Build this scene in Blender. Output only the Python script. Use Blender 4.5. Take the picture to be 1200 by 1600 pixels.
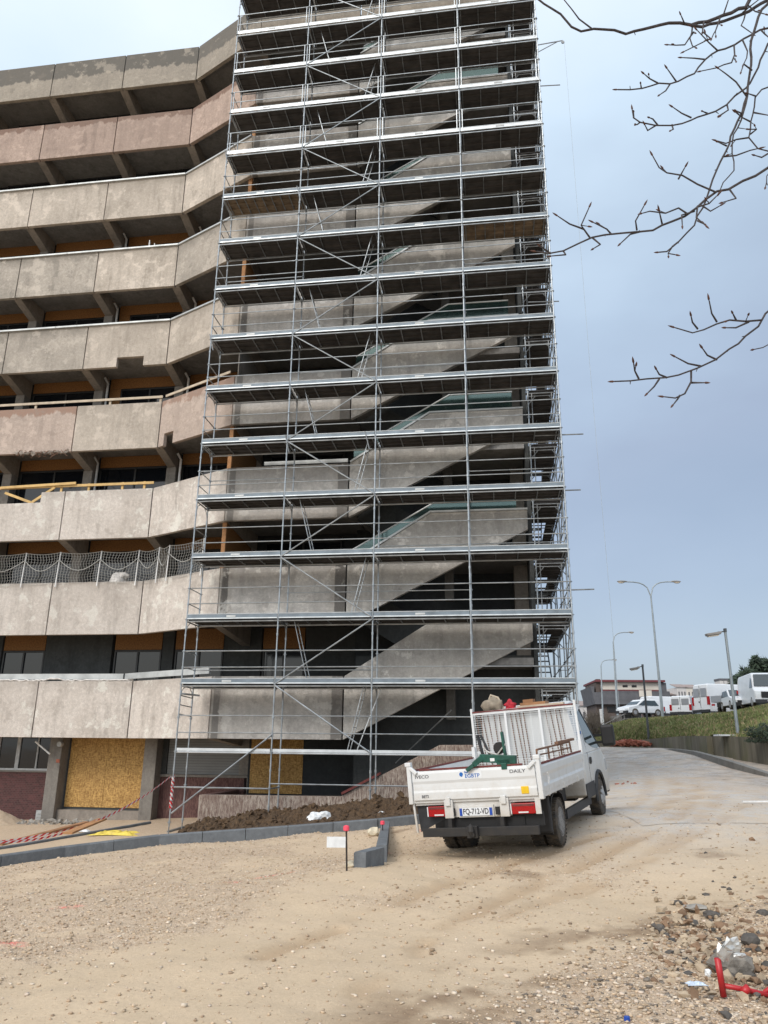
import bpy, bmesh, math, random
import numpy as np
from mathutils import Vector, Matrix
random.seed(7); np.random.seed(7)
R = math.radians
for o in list(bpy.data.objects): bpy.data.objects.remove(o)
SC = bpy.context.scene; COL = SC.collection

# ------------------------------------------------------------ camera, sky, sun
PT, RL, F = 0.29814, -0.01135, 1202.0
cam = bpy.data.objects.new('camera', bpy.data.cameras.new('camera')); COL.objects.link(cam)
cam.data.lens = F / 1600 * 36; cam.data.sensor_width = 36; cam.data.sensor_fit = 'AUTO'
cam.data.clip_start = 0.1; cam.data.clip_end = 5000
cam.matrix_world = Matrix.Rotation(math.pi / 2 + PT, 4, 'X') @ Matrix.Rotation(-RL, 4, 'Z')
SC.camera = cam
SC.render.resolution_x = 768; SC.render.resolution_y = 1024

SC.view_settings.view_transform = 'Standard'; SC.view_settings.look = 'None'
SC.view_settings.exposure = 0.35; SC.view_settings.gamma = 1

SUN_EL, SUN_AZ = 40, 214       # azimuth clockwise from +Y: behind the camera, to the left
world = bpy.data.worlds.new('World'); SC.world = world; world.use_nodes = True
wn = world.node_tree.nodes; wl = world.node_tree.links; wn.clear()
wo = wn.new('ShaderNodeOutputWorld'); add = wn.new('ShaderNodeAddShader')
bg1 = wn.new('ShaderNodeBackground'); bg2 = wn.new('ShaderNodeBackground')
sky = wn.new('ShaderNodeTexSky'); sky.sky_type = 'NISHITA'; sky.sun_disc = False
sky.sun_elevation = R(SUN_EL); sky.sun_rotation = R(SUN_AZ); sky.air_density = 1.0; sky.dust_density = 3.0
wl.new(sky.outputs[0], bg1.inputs[0]); bg1.inputs[1].default_value = 0.05
tc = wn.new('ShaderNodeTexCoord'); mp = wn.new('ShaderNodeMapping'); mp.inputs['Scale'].default_value = (1.0, 1.0, 2.2)
wl.new(tc.outputs['Generated'], mp.inputs[0])
nz = wn.new('ShaderNodeTexNoise'); nz.inputs['Scale'].default_value = 2.2; nz.inputs['Detail'].default_value = 5
wl.new(mp.outputs[0], nz.inputs['Vector'])
sx = wn.new('ShaderNodeSeparateXYZ'); wl.new(tc.outputs['Generated'], sx.inputs[0])
def wmath(op, a, b=None, c=None):
    n = wn.new('ShaderNodeMath'); n.operation = op
    for i, v in enumerate((a, b, c)):
        if v is None: continue
        if isinstance(v, (int, float)): n.inputs[i].default_value = v
        else: wl.new(v, n.inputs[i])
    return n.outputs[0]
# greyer cloud towards the right-hand side and low down, paler to the left and above
k = wmath('MULTIPLY_ADD', sx.outputs['X'], -0.22, -0.29)
k = wmath('ADD', k, wmath('MULTIPLY', wmath('MAXIMUM', sx.outputs['Z'], 0.30), 1.85))
k = wmath('ADD', k, wmath('MULTIPLY_ADD', nz.outputs[0], 0.7, -0.35))
k = wmath('ADD', k, wmath('MULTIPLY', wmath('MAXIMUM', wmath('MULTIPLY', sx.outputs['Y'], -1.0), 0.0), 0.7)); k = wmath('MULTIPLY', k, 0.625)
rp = wn.new('ShaderNodeValToRGB'); wl.new(k, rp.inputs[0])
e = rp.color_ramp.elements
e[0].position = 0.0; e[0].color = (0.19, 0.225, 0.28, 1)
e[1].position = 1.0; e[1].color = (0.86, 0.89, 0.92, 1)
m = e.new(0.19); m.color = (0.24, 0.275, 0.335, 1)
m = e.new(0.38); m.color = (0.33, 0.40, 0.475, 1)
m = e.new(0.58); m.color = (0.49, 0.59, 0.675, 1)
wl.new(rp.outputs[0], bg2.inputs[0]); bg2.inputs[1].default_value = 1.0
wl.new(bg1.outputs[0], add.inputs[0]); wl.new(bg2.outputs[0], add.inputs[1]); wl.new(add.outputs[0], wo.inputs[0])

sl = bpy.data.lights.new('sun', 'SUN'); sl.energy = 1.3; sl.angle = R(20); sl.color = (1, 0.96, 0.9)
so = bpy.data.objects.new('sun', sl); COL.objects.link(so)
sd = Vector((math.sin(R(SUN_AZ)) * math.cos(R(SUN_EL)), math.cos(R(SUN_AZ)) * math.cos(R(SUN_EL)), math.sin(R(SUN_EL))))
so.rotation_euler = sd.to_track_quat('Z', 'Y').to_euler()

# ------------------------------------------------------------ survey helpers
def ray(x, y):
    a = x - 600; b = 800 - y; c, s = math.cos(RL), math.sin(RL)
    u = c * a + s * b; w = -s * a + c * b
    return Vector((u, F * math.cos(PT) - w * math.sin(PT), F * math.sin(PT) + w * math.cos(PT)))
def at(x, y, Y):
    r = ray(x, y); return r * (Y / r.y)
TH = -0.14525; BX, BY = -6.225, 24.39          # facade axis (s along it, t behind it) of building and scaffold
EX = (math.cos(TH), math.sin(TH)); ET = (-math.sin(TH), math.cos(TH))
def W(s, t, z=0): return Vector((BX + s * EX[0] + t * ET[0], BY + s * EX[1] + t * ET[1], z))

# ------------------------------------------------------------ material helpers
class NT:
    def __init__(self, name):
        self.m = bpy.data.materials.new(name); self.m.use_nodes = True
        self.n = self.m.node_tree.nodes; self.l = self.m.node_tree.links
        self.b = self.n['Principled BSDF']; self.tc = self.n.new('ShaderNodeTexCoord')
    def set(self, sock, v):
        if hasattr(v, 'is_linked') or isinstance(v, bpy.types.NodeSocket): self.l.new(v, sock)
        elif isinstance(v, (tuple, list)) and len(v) == 3 and sock.type == 'RGBA': sock.default_value = (*v, 1)
        else: sock.default_value = v
    def mp(self, scale=(1, 1, 1), loc=(0, 0, 0), src='Object', rot=(0, 0, 0)):
        n = self.n.new('ShaderNodeMapping'); n.inputs['Scale'].default_value = scale; n.inputs['Location'].default_value = loc
        n.inputs['Rotation'].default_value = rot
        self.l.new(self.tc.outputs[src], n.inputs[0]); return n.outputs[0]
    def noise(self, scale, detail=4, vec=None, rough=0.55, dist=0):
        n = self.n.new('ShaderNodeTexNoise'); n.inputs['Scale'].default_value = scale; n.inputs['Detail'].default_value = detail
        n.inputs['Roughness'].default_value = rough; n.inputs['Distortion'].default_value = dist
        self.l.new(vec if vec is not None else self.tc.outputs['Object'], n.inputs['Vector']); return n.outputs[0]
    def voro(self, scale, vec=None, feature='F1', out='Distance'):
        n = self.n.new('ShaderNodeTexVoronoi'); n.inputs['Scale'].default_value = scale; n.feature = feature
        self.l.new(vec if vec is not None else self.tc.outputs['Object'], n.inputs['Vector']); return n.outputs[out]
    def math(self, op, a, b=None, c=None, clamp=False):
        n = self.n.new('ShaderNodeMath'); n.operation = op; n.use_clamp = clamp
        for i, v in enumerate((a, b, c)):
            if v is not None: self.set(n.inputs[i], v)
        return n.outputs[0]
    def rng(self, v, a, b, c=0, d=1):
        n = self.n.new('ShaderNodeMapRange'); self.set(n.inputs[0], v)
        for i, q in enumerate((a, b, c, d)): n.inputs[i + 1].default_value = q
        return n.outputs[0]
    def mix(self, f, a, b, mode='MIX'):
        n = self.n.new('ShaderNodeMix'); n.data_type = 'RGBA'; n.blend_type = mode
        self.set(n.inputs[0], f); self.set(n.inputs[6], a); self.set(n.inputs[7], b); return n.outputs[2]
    def sep(self, src='Object'):
        n = self.n.new('ShaderNodeSeparateXYZ'); self.l.new(self.tc.outputs[src], n.inputs[0]); return n.outputs
    def attr(self, name, out='Fac'):
        n = self.n.new('ShaderNodeAttribute'); n.attribute_name = name; return n.outputs[out]
    def rand(self): return self.n.new('ShaderNodeObjectInfo').outputs['Random']
    def bump(self, h, strength=0.4, dist=0.02):
        n = self.n.new('ShaderNodeBump'); n.inputs['Strength'].default_value = strength; n.inputs['Distance'].default_value = dist
        self.l.new(h, n.inputs['Height']); self.l.new(n.outputs[0], self.b.inputs['Normal'])
    def out(self, col=None, rough=None, metal=None, spec=None):
        if col is not None: self.set(self.b.inputs['Base Color'], col)
        if rough is not None: self.set(self.b.inputs['Roughness'], rough)
        if metal is not None: self.set(self.b.inputs['Metallic'], metal)
        if spec is not None: self.set(self.b.inputs['Specular IOR Level'], spec)
        return self.m
M = {}
def simple(name, col, rough=0.6, metal=0, var=0.25, scale=6, bump=0.0, bscale=60, dirt=None, spec=None):
    t = NT(name); d = dirt or tuple(c * (1 - var) for c in col); u = tuple(min(1, c * (1 + var * .5)) for c in col)
    f = t.rng(t.noise(scale, 5), 0.3, 0.7)
    c = t.mix(f, d, u)
    if bump: t.bump(t.noise(bscale, 3), bump, 0.01)
    M[name] = t.out(c, rough, metal, spec); return M[name]

def concrete(name, base, dirt, amount=0.5, grime=None, bump=0.6, jag=None, cstain=False, agg=True):
    """exposed-aggregate precast concrete with blotches, run-off streaks, and chips"""
    t = NT(name); big = t.noise(0.55, 4, rough=0.6); f = t.rng(big, 0.38, 0.68, 0, amount)
    c = t.mix(f, base, dirt)
    st = t.noise(1.0, 5, t.mp((2.6, 2.6, 0.28)), rough=0.65)
    c = t.mix(t.rng(st, 0.50, 0.70, 0, 0.5), c, tuple(x * 0.5 for x in dirt))
    mid = t.noise(5, 6, rough=0.7); c = t.mix(t.rng(mid, 0.35, 0.7, 0, 0.4), c, tuple(min(1, x * 1.18) for x in base)); c = t.mix(t.rng(t.noise(9, 7, rough=0.8), 0.44, 0.62, 0.32, 0), c, tuple(x * 0.55 for x in dirt))
    if grime:
        z = t.sep()[2]; per = t.math('MODULO', t.math('ADD', z, -0.24 + 36.2), 3.62)   # 0 at panel foot, 1.95 at its top
        g = t.rng(t.math('ADD', per, t.math('MULTIPLY', t.noise(1.3, 5, rough=0.7), 0.9)), 1.9, 2.35, 0, grime)
        c = t.mix(g, c, tuple(x * 0.5 for x in dirt))
    if jag:
        z = t.sep()[2]; zz, wet = jag
        n = t.noise(1.0, 4, t.mp((2.3, 2.3, 0.0)), rough=0.7)
        g = t.rng(t.math('ADD', z, t.math('MULTIPLY', n, -0.9)), zz - 0.47, zz - 0.40)
        c = t.mix(t.math('MULTIPLY', g, 0.95), c, wet)
    if cstain:
        s = t.sep()[0]; d = t.math('MINIMUM', t.math('ABSOLUTE', t.math('ADD', s, -4.70)), t.math('MULTIPLY_ADD', t.math('ABSOLUTE', t.math('ADD', s, -.70)), 1.0, 0.10)); n = t.noise(1.2, 6, t.mp((1, 1, .6)), rough=0.75)
        h0 = t.rng(t.math('ADD', d, t.math('MULTIPLY', n, 0.9)), 0.55, 0.95, 0.45, 0); c = t.mix(h0, c, (0.20, 0.165, 0.12))
        g = t.rng(t.math('ADD', d, t.math('MULTIPLY', n, 0.10)), 0.25, 0.28, 0.85, 0)
        c = t.mix(g, c, (0.085, 0.08, 0.075))
    ro = t.n.new('ShaderNodeVectorMath'); ro.operation = 'SCALE'; ro.inputs[0].default_value = (37.0, 19.0, 53.0); t.l.new(t.rand(), ro.inputs['Scale'])
    off = t.n.new('ShaderNodeVectorMath'); off.operation = 'ADD'; t.l.new(t.mp((1.5, 1.5, 0.33)), off.inputs[0]); t.l.new(ro.outputs[0], off.inputs[1])
    run = t.noise(1.0, 6, off.outputs[0], rough=0.72); c = t.mix(t.rng(run, 0.57, 0.66, 0, 0.42 if agg else 0.2), c, tuple(x * 0.5 for x in dirt))
    off2 = t.n.new('ShaderNodeVectorMath'); off2.operation = 'ADD'; t.l.new(t.mp((1, 1, 1)), off2.inputs[0]); t.l.new(ro.outputs[0], off2.inputs[1])
    pat = t.noise(1.5, 7, off2.outputs[0], rough=0.68); c = t.mix(t.rng(pat, 0.56, 0.61, 0, 0.45 if agg else 0.15), c, tuple(min(0.8, x * 1.28) for x in base)); c = t.mix(t.rng(pat, 0.41, 0.36, 0, 0.5), c, tuple(x * 0.75 for x in dirt))
    c = t.mix(t.rng(t.rand(), 0, 1, 0, 0.34), c, tuple(x * 0.55 for x in base))
    h = t.noise(26, 5, rough=0.75)
    if agg:
        sp = t.voro(34); c = t.mix(t.rng(sp, 0.0, 0.5, 0.4, 0), c, tuple(x * 0.45 for x in base))
        h = t.math('ADD', h, t.math('MULTIPLY', t.noise(4.5, 3), 1.2))
    t.bump(h, bump, 0.03)
    M[name] = t.out(c, 0.9, 0, 0.25); return M[name]

concrete('panel_light', (0.68, 0.625, 0.57), (0.44, 0.385, 0.335), 0.6, 0.3)
concrete('panel_pink', (0.55, 0.45, 0.385), (0.38, 0.31, 0.265), 0.7, 0.0, jag=(12.74, (0.30, 0.185, 0.135)))
concrete('panel_pink_wet', (0.47, 0.355, 0.29), (0.35, 0.265, 0.22), 0.5, 0, jag=(99, (0.2, 0.14, 0.11)))
concrete('panel_grey', (0.53, 0.475, 0.41), (0.235, 0.215, 0.185), 0.85, 0.55)
concrete('panel_tan', (0.60, 0.53, 0.455), (0.36, 0.315, 0.26), 0.8, 0.4)
concrete('panel_roof', (0.40, 0.355, 0.295), (0.27, 0.24, 0.205), 0.6, 0.0, jag=(30.2, (0.115, 0.11, 0.10)))
concrete('panel_top', (0.46, 0.355, 0.295), (0.33, 0.25, 0.21), 0.7, 0.0, jag=(27.25, (0.20, 0.13, 0.10)))
concrete('panel_flat', (0.64, 0.61, 0.57), (0.37, 0.35, 0.33), 0.75, 0.45, cstain=True)
concrete('panel_stair', (0.60, 0.575, 0.535), (0.34, 0.325, 0.30), 0.8, 0.35)
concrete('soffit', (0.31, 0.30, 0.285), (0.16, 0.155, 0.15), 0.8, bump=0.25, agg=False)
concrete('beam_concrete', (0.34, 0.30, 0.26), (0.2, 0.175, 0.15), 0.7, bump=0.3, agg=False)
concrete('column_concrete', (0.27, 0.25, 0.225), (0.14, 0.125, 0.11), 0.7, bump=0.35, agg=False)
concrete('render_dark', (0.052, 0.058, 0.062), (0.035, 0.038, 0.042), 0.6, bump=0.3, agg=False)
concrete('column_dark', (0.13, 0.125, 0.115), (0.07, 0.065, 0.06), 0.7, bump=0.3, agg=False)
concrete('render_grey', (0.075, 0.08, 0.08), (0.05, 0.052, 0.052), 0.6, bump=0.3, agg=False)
concrete('kerb_concrete', (0.185, 0.20, 0.215), (0.115, 0.125, 0.135), 0.5, bump=0.25, agg=False)
concrete('kerb_concrete_pale', (0.26, 0.255, 0.24), (0.16, 0.155, 0.145), 0.5, bump=0.25, agg=False)
concrete('wall_mossy', (0.26, 0.235, 0.185), (0.10, 0.095, 0.06), 0.9, bump=0.4, agg=False)
def _wall():
    t = NT('wall_streaked'); st = t.noise(1.0, 5, t.mp((1.5, 1.5, .12)), rough=.7); c = t.mix(t.rng(st, .33, .68), (0.22, 0.195, 0.15), (0.085, 0.078, 0.055))
    c = t.mix(t.rng(t.noise(.8, 4), .45, .65, 0, .6), c, (0.12, 0.12, 0.055)); t.bump(st, .4, .05); M['wall_streaked'] = t.out(c, .95)
_wall()
simple('galvanised', (0.42, 0.45, 0.47), 0.42, 0.75, 0.35, 3, spec=0.5)
simple('galvanised_bright', (0.60, 0.64, 0.66), 0.45, 0.45, 0.25, 3)
simple('galvanised_dull', (0.26, 0.275, 0.285), 0.55, 0.6, 0.4, 4)
simple('toe_steel', (0.17, 0.21, 0.245), 0.55, 0.2, 0.3, 2.5)
simple('toe_alu', (0.58, 0.61, 0.63), 0.45, 0.4, 0.2, 2.5)
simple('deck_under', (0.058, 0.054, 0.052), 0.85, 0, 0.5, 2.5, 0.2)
simple('deck_wood', (0.20, 0.15, 0.10), 0.85, 0, 0.5, 3, 0.2)
simple('zinc', (0.48, 0.50, 0.50), 0.5, 0.3, 0.3, 2)
simple('timber_pale', (0.50, 0.42, 0.32), 0.8, 0, 0.3, 3, 0.2)
simple('timber_yellow', (0.60, 0.40, 0.16), 0.75, 0, 0.25, 3, 0.2)
simple('timber_orange', (0.42, 0.21, 0.09), 0.8, 0, 0.35, 3, 0.2)
simple('timber_brown', (0.30, 0.15, 0.07), 0.8, 0, 0.35, 3, 0.2)
simple('frame_dark', (0.03, 0.032, 0.035), 0.5)
simple('frame_grey', (0.16, 0.16, 0.15), 0.6)
simple('frame_light', (0.42, 0.43, 0.43), 0.5)
simple('black_plastic', (0.009, 0.009, 0.010), 0.6, 0, 0.4, 8, 0.1)
simple('dark_plastic', (0.026, 0.027, 0.03), 0.6, 0, 0.4, 6, 0.1)
simple('tyre', (0.025, 0.024, 0.023), 0.85, 0, 0.5, 10, 0.4, 70, dirt=(0.11, 0.085, 0.06))
simple('rim_steel', (0.42, 0.42, 0.42), 0.5, 0.5, 0.45, 9)
simple('chassis', (0.012, 0.012, 0.013), 0.7, 0, 0.5, 7, dirt=(0.03, 0.026, 0.022))
simple('rust_red', (0.16, 0.035, 0.03), 0.7, 0, 0.4, 10)
simple('rust_brown', (0.19, 0.10, 0.06), 0.8, 0.1, 0.5, 14)
simple('green_paint', (0.012, 0.085, 0.062), 0.45, 0.1, 0.4, 8)
simple('yellow_plastic', (0.75, 0.48, 0.01), 0.5, 0, 0.15)
simple('yellow_sheet', (0.75, 0.58, 0.10), 0.6, 0, 0.3, 8)
simple('white_sheet', (0.72, 0.74, 0.75), 0.5, 0, 0.2, 8)
simple('pale_blue_sheet', (0.55, 0.64, 0.76), 0.45, 0, 0.3, 14)
simple('white_rubble_bag', (0.66, 0.63, 0.60), 0.7, 0, 0.25, 10)
simple('red_paint', (0.42, 0.018, 0.022), 0.4, 0, 0.15, 10, 0.05)
simple('red_cloth', (0.45, 0.02, 0.035), 0.8, 0, 0.4, 10)
simple('bag_cloth', (0.25, 0.21, 0.16), 0.9, 0, 0.4, 10, 0.3)
simple('pink_cap', (0.85, 0.08, 0.13), 0.6, 0, 0.2)
simple('iron', (0.045, 0.035, 0.03), 0.7, 0.3, 0.4)
simple('lamp_pole', (0.33, 0.37, 0.39), 0.5, 0.4, 0.2, 2)
simple('lamp_dark', (0.10, 0.105, 0.11), 0.5, 0.3, 0.2, 2)
simple('lamp_head', (0.28, 0.26, 0.24), 0.5, 0.1, 0.2, 2)
simple('lamp_glass', (0.60, 0.52, 0.42), 0.3, 0, 0.1, 2)
simple('bark', (0.06, 0.05, 0.05), 0.9, 0, 0.5, 30, 0.4, 120)
simple('bud', (0.10, 0.045, 0.03), 0.8, 0, 0.4, 30)
simple('brick_red', (0.36, 0.12, 0.075), 0.9, 0, 0.55, 5)
simple('far_pale', (0.55, 0.52, 0.50), 0.9, 0, 0.1, 1)
simple('far_roof', (0.30, 0.24, 0.22), 0.9, 0, 0.2, 1)
simple('far_cream', (0.62, 0.57, 0.50), 0.85, 0, 0.1, 1)
simple('far_slate', (0.115, 0.115, 0.125), 0.85, 0, 0.25, 1.5)
simple('far_maroon', (0.15, 0.035, 0.04), 0.7, 0, 0.15, 1)
simple('far_brown', (0.10, 0.075, 0.065), 0.85, 0, 0.3, 1)
simple('dark_foliage', (0.035, 0.055, 0.032), 0.9, 0, 0.5, 2)
simple('dry_twigs', (0.14, 0.115, 0.09), 0.95, 0, 0.4, 2)
simple('white_pole', (0.75, 0.75, 0.74), 0.5)
simple('silver_cap', (0.62, 0.62, 0.60), 0.35, 0.5, 0.3, 20, 0.3, 40)
simple('roller_shutter', (0.20, 0.205, 0.205), 0.55, 0.1, 0.15, 1)
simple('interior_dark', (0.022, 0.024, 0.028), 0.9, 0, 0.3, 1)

def white_paint():
    t = NT('white_paint'); n = t.noise(2.2, 6, rough=0.7); z = t.sep()[2]
    d = t.rng(t.math('ADD', z, t.math('MULTIPLY', t.noise(7, 7, rough=.8), -1.1)), -0.15, 0.55, 0.7, 0.0)
    c = t.mix(t.rng(n, 0.4, 0.75, 0, 0.3), (0.66, 0.675, 0.68), (0.50, 0.49, 0.465)); c = t.mix(d, c, (0.42, 0.35, 0.26))
    M['white_paint'] = t.out(c, t.rng(n, 0.3, 0.7, 0.28, 0.5), 0, 0.5)
    t = NT('car_white'); M['car_white'] = t.out(t.mix(t.rng(t.noise(1.5), .4, .7, 0, .3), (0.72, 0.74, 0.76), (0.6, 0.6, 0.6)), 0.3)
    t = NT('car_silver'); M['car_silver'] = t.out((0.35, 0.36, 0.38), 0.3, 0.5)
    t = NT('car_maroon'); M['car_maroon'] = t.out((0.14, 0.07, 0.08), 0.3, 0.2)
    t = NT('tail_light'); n = t.voro(90); M['tail_light'] = t.out(t.mix(t.rng(n, 0, .6), (0.55, 0.01, 0.012), (0.30, 0.004, 0.006)), 0.2)
    t = NT('clear_lens'); M['clear_lens'] = t.out((0.72, 0.74, 0.76), 0.12, 0.2)
    t = NT('plate_white'); M['plate_white'] = t.out(t.mix(t.rng(t.noise(6), .4, .7, 0, .3), (0.72, 0.74, 0.76), (0.5, 0.46, 0.4)), 0.4)
    t = NT('plate_blue'); M['plate_blue'] = t.out((0.01, 0.06, 0.35), 0.4)
    t = NT('ink_black'); M['ink_black'] = t.out((0.015, 0.015, 0.02), 0.5)
    t = NT('ink_grey'); M['ink_grey'] = t.out((0.10, 0.10, 0.11), 0.5)
    t = NT('logo_blue'); M['logo_blue'] = t.out((0.01, 0.12, 0.42), 0.4)
    t = NT('dark_glass'); t.bump(t.noise(0.9, 2), 0.05, 0.05)
    M['dark_glass'] = t.out((0.008, 0.010, 0.014), 0.06, 0, 0.55)
    t = NT('car_glass'); M['car_glass'] = t.out((0.03, 0.045, 0.05), 0.05, 0, 0.9)
white_paint()
t = NT('pane_sky_reflection'); M['pane_sky_reflection'] = t.out(t.mix(t.rng(t.noise(3, 5), .4, .7, 0, .6), (0.20, 0.23, 0.27), (0.10, 0.12, 0.15)), 0.15, 0, 0.6)  # pale sky reflection painted into the pane colour
t = NT('tree_glass'); M['tree_glass'] = t.out((0.012, 0.014, 0.018), 0.05, 0, 0.9)

def special():
    # oriented strand board
    t = NT('osb'); v1 = t.voro(14, t.mp((1, 1, 3.2)), out='Color'); v2 = t.voro(11, t.mp((3.4, 3.4, 1), (3, 1, 2)), out='Color')
    s1 = t.n.new('ShaderNodeSeparateColor'); t.l.new(v1, s1.inputs[0]); s2 = t.n.new('ShaderNodeSeparateColor'); t.l.new(v2, s2.inputs[0])
    f = t.math('MULTIPLY_ADD', s1.outputs[0], 0.5, t.math('MULTIPLY', s2.outputs[1], 0.5))
    c = t.mix(t.rng(f, 0.15, 0.85), (0.25, 0.125, 0.028), (0.60, 0.37, 0.12))
    c = t.mix(t.rng(t.noise(0.8, 4), 0.4, 0.7, 0, 0.3), c, (0.28, 0.15, 0.05)); t.bump(f, 0.3, 0.004)
    M['osb'] = t.out(c, 0.7)
    t = NT('osb_dark'); c = t.mix(t.rng(t.noise(20, 4), 0.3, 0.7), (0.14, 0.06, 0.018), (0.30, 0.145, 0.045)); M['osb_dark'] = t.out(c, 0.8)
    # upright rough-cast ribs of the plinth and clinker cladding of the ground floor
    for nm, a, b in (('ribbed_stone', (0.52, 0.45, 0.38), (0.17, 0.11, 0.09)), ('ribbed_maroon', (0.185, 0.105, 0.09), (0.07, 0.03, 0.03)), ('clinker', (0.10, 0.035, 0.035), (0.045, 0.02, 0.022))):
        t = NT(nm); n = t.noise(1, 5, t.mp((26, 26, 5.0), rot=(0.1, 0.12, 0)), rough=0.8); big = t.noise(1.0, 4)
        n2 = t.noise(0.6, 3, t.mp((1.4, 1.4, 1.0)))
        c = t.mix(t.rng(n, 0.40, 0.60), b, a); c = t.mix(t.rng(big, 0.42, 0.66, 0, 0.6), c, b)
        if nm == 'clinker':
            br = t.n.new('ShaderNodeTexBrick'); br.inputs['Scale'].default_value = 4; br.inputs['Color1'].default_value = (0.13, 0.05, 0.05, 1)
            br.inputs['Color2'].default_value = (0.065, 0.03, 0.03, 1); br.inputs['Mortar'].default_value = (0.16, 0.13, 0.11, 1); br.inputs['Mortar Size'].default_value = 0.012
            t.l.new(t.mp((1, 1, 1), rot=(math.pi / 2, 0, 0)), br.inputs['Vector']); c = t.mix(0.75, c, br.outputs[0])
        t.bump(n, 0.8, 0.04); M[nm] = t.out(c, 0.9)
    # tinted glass of the balustrades
    t = NT('green_glass'); t.n.remove(t.b); tr = t.n.new('ShaderNodeBsdfTransparent'); tr.inputs[0].default_value = (0.40, 0.60, 0.56, 1)
    gl = t.n.new('ShaderNodeBsdfGlossy'); gl.inputs[0].default_value = (0.75, 0.95, 0.9, 1); gl.inputs[1].default_value = 0.12
    df = t.n.new('ShaderNodeBsdfDiffuse'); df.inputs[0].default_value = (0.045, 0.075, 0.075, 1)
    m1 = t.n.new('ShaderNodeMixShader'); m1.inputs[0].default_value = 0.30; t.l.new(tr.outputs[0], m1.inputs[1]); t.l.new(df.outputs[0], m1.inputs[2])
    m2 = t.n.new('ShaderNodeMixShader'); m2.inputs[0].default_value = 0.10; t.l.new(m1.outputs[0], m2.inputs[1]); t.l.new(gl.outputs[0], m2.inputs[2])
    t.l.new(m2.outputs[0], t.n['Material Output'].inputs[0]); M['green_glass'] = t.m
    # site ground: limestone hardcore, mud, wet asphalt, by surveyed masks
    t = NT('site_ground'); o = t.tc.outputs['Object']
    big = t.noise(0.35, 5, rough=0.6); mid = t.noise(2.2, 6, rough=0.7); fine = t.noise(30, 6, rough=0.8); vf = t.voro(22)
    c = t.mix(t.rng(big, 0.35, 0.65), (0.61, 0.475, 0.325), (0.52, 0.405, 0.275))
    c = t.mix(t.rng(mid, 0.38, 0.68, 0, 0.5), c, (0.59, 0.465, 0.33))
    peb = t.mix(t.rng(t.noise(9, 4, rough=.8), .35, .65), (0.70, 0.56, 0.42), (0.52, 0.385, 0.27))
    c = t.mix(t.math('MULTIPLY', t.attr('gravel'), 0.75), c, peb)
    c = t.mix(t.math('MULTIPLY', t.rng(fine, 0.42, 0.60), t.math('MULTIPLY_ADD', t.attr('gravel'), 0.35, 0.24)), c, (0.33, 0.24, 0.16))
    c = t.mix(t.attr('mud'), c, t.mix(t.rng(t.noise(7, 6, rough=.75), .35, .65), (0.17, 0.105, 0.06), (0.33, 0.235, 0.15)))
    rd = t.math('MULTIPLY', t.attr('road'), t.rng(t.math('ADD', mid, t.math('MULTIPLY', big, 0.8)), 0.62, 1.02, 1.0, 0.35))
    c = t.mix(rd, c, t.mix(t.rng(t.noise(50, 3), .3, .7), (0.40, 0.39, 0.375), (0.56, 0.525, 0.475)))
    c = t.mix(t.math('MULTIPLY', t.attr('track'), 0.8), c, (0.41, 0.29, 0.18))
    pk = t.math('MULTIPLY', t.attr('pink'), t.rng(t.noise(12, 5, rough=.8), 0.42, 0.58)); c = t.mix(pk, c, (0.85, 0.12, 0.12))
    rough = t.math('SUBTRACT', 0.9, t.math('MULTIPLY', t.math('MULTIPLY', rd, t.rng(mid, .45, .6, 1, .3)), 0.78))
    peb_ = t.math('MULTIPLY', t.math('SUBTRACT', 1.0, t.voro(48)), t.math('MULTIPLY', t.attr('gravel'), 1.1)); h = t.math('ADD', peb_, t.math('MULTIPLY', fine, t.math('MULTIPLY_ADD', t.attr('gravel'), 0.6, 0.75))); h = t.math('ADD', h, t.math('MULTIPLY', mid, 1.2))
    t.bump(h, 0.6, 0.025); M['site_ground'] = t.out(c, rough, 0, 0.35)
    # loose stones, each with its own tint
    t = NT('loose_stone'); a = t.attr('tint', 'Color'); c = t.mix(t.rng(t.noise(40, 3), .3, .7, 0, .3), a, (0.2, 0.15, 0.1)); M['loose_stone'] = t.out(c, 0.9, 0, .3)
    t = NT('soil'); n = t.noise(9, 6, rough=0.75); c = t.mix(t.rng(n, 0.3, 0.7), (0.035, 0.02, 0.010), (0.15, 0.09, 0.045)); t.bump(t.noise(22, 5, rough=.8), .9, .05); M['soil'] = t.out(c, 0.95)
    t = NT('sand_heap'); n = t.noise(9, 6, rough=0.75); c = t.mix(t.rng(n, 0.3, 0.7), (0.36, 0.27, 0.19), (0.50, 0.40, 0.29)); t.bump(t.noise(40, 5), .5, .02); M['sand_heap'] = t.out(c, 0.95)
    t = NT('grass_bank'); n = t.noise(0.7, 6, rough=0.75); n2 = t.noise(7, 6, t.mp((1, 1, 1)), rough=.8)
    c = t.mix(t.rng(n, 0.40, 0.62), (0.13, 0.17, 0.05), (0.28, 0.22, 0.115)); c = t.mix(t.rng(n2, .35, .65, 0, .7), c, (0.19, 0.20, 0.085)); c = t.mix(t.rng(t.noise(3.3, 5), .55, .7, 0, .7), c, (0.06, 0.06, 0.025))
    t.bump(n2, .8, .15); M['grass_bank'] = t.out(c, 0.95)
    t = NT('asphalt_lot'); M['asphalt_lot'] = t.out(t.mix(t.noise(2), (0.10, 0.10, 0.10), (0.15, 0.15, 0.15)), .9)
    # red and white warning tape
    t = NT('warning_tape'); u = t.n.new('ShaderNodeUVMap'); sp = t.n.new('ShaderNodeSeparateXYZ'); t.l.new(u.outputs[0], sp.inputs[0])
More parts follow.
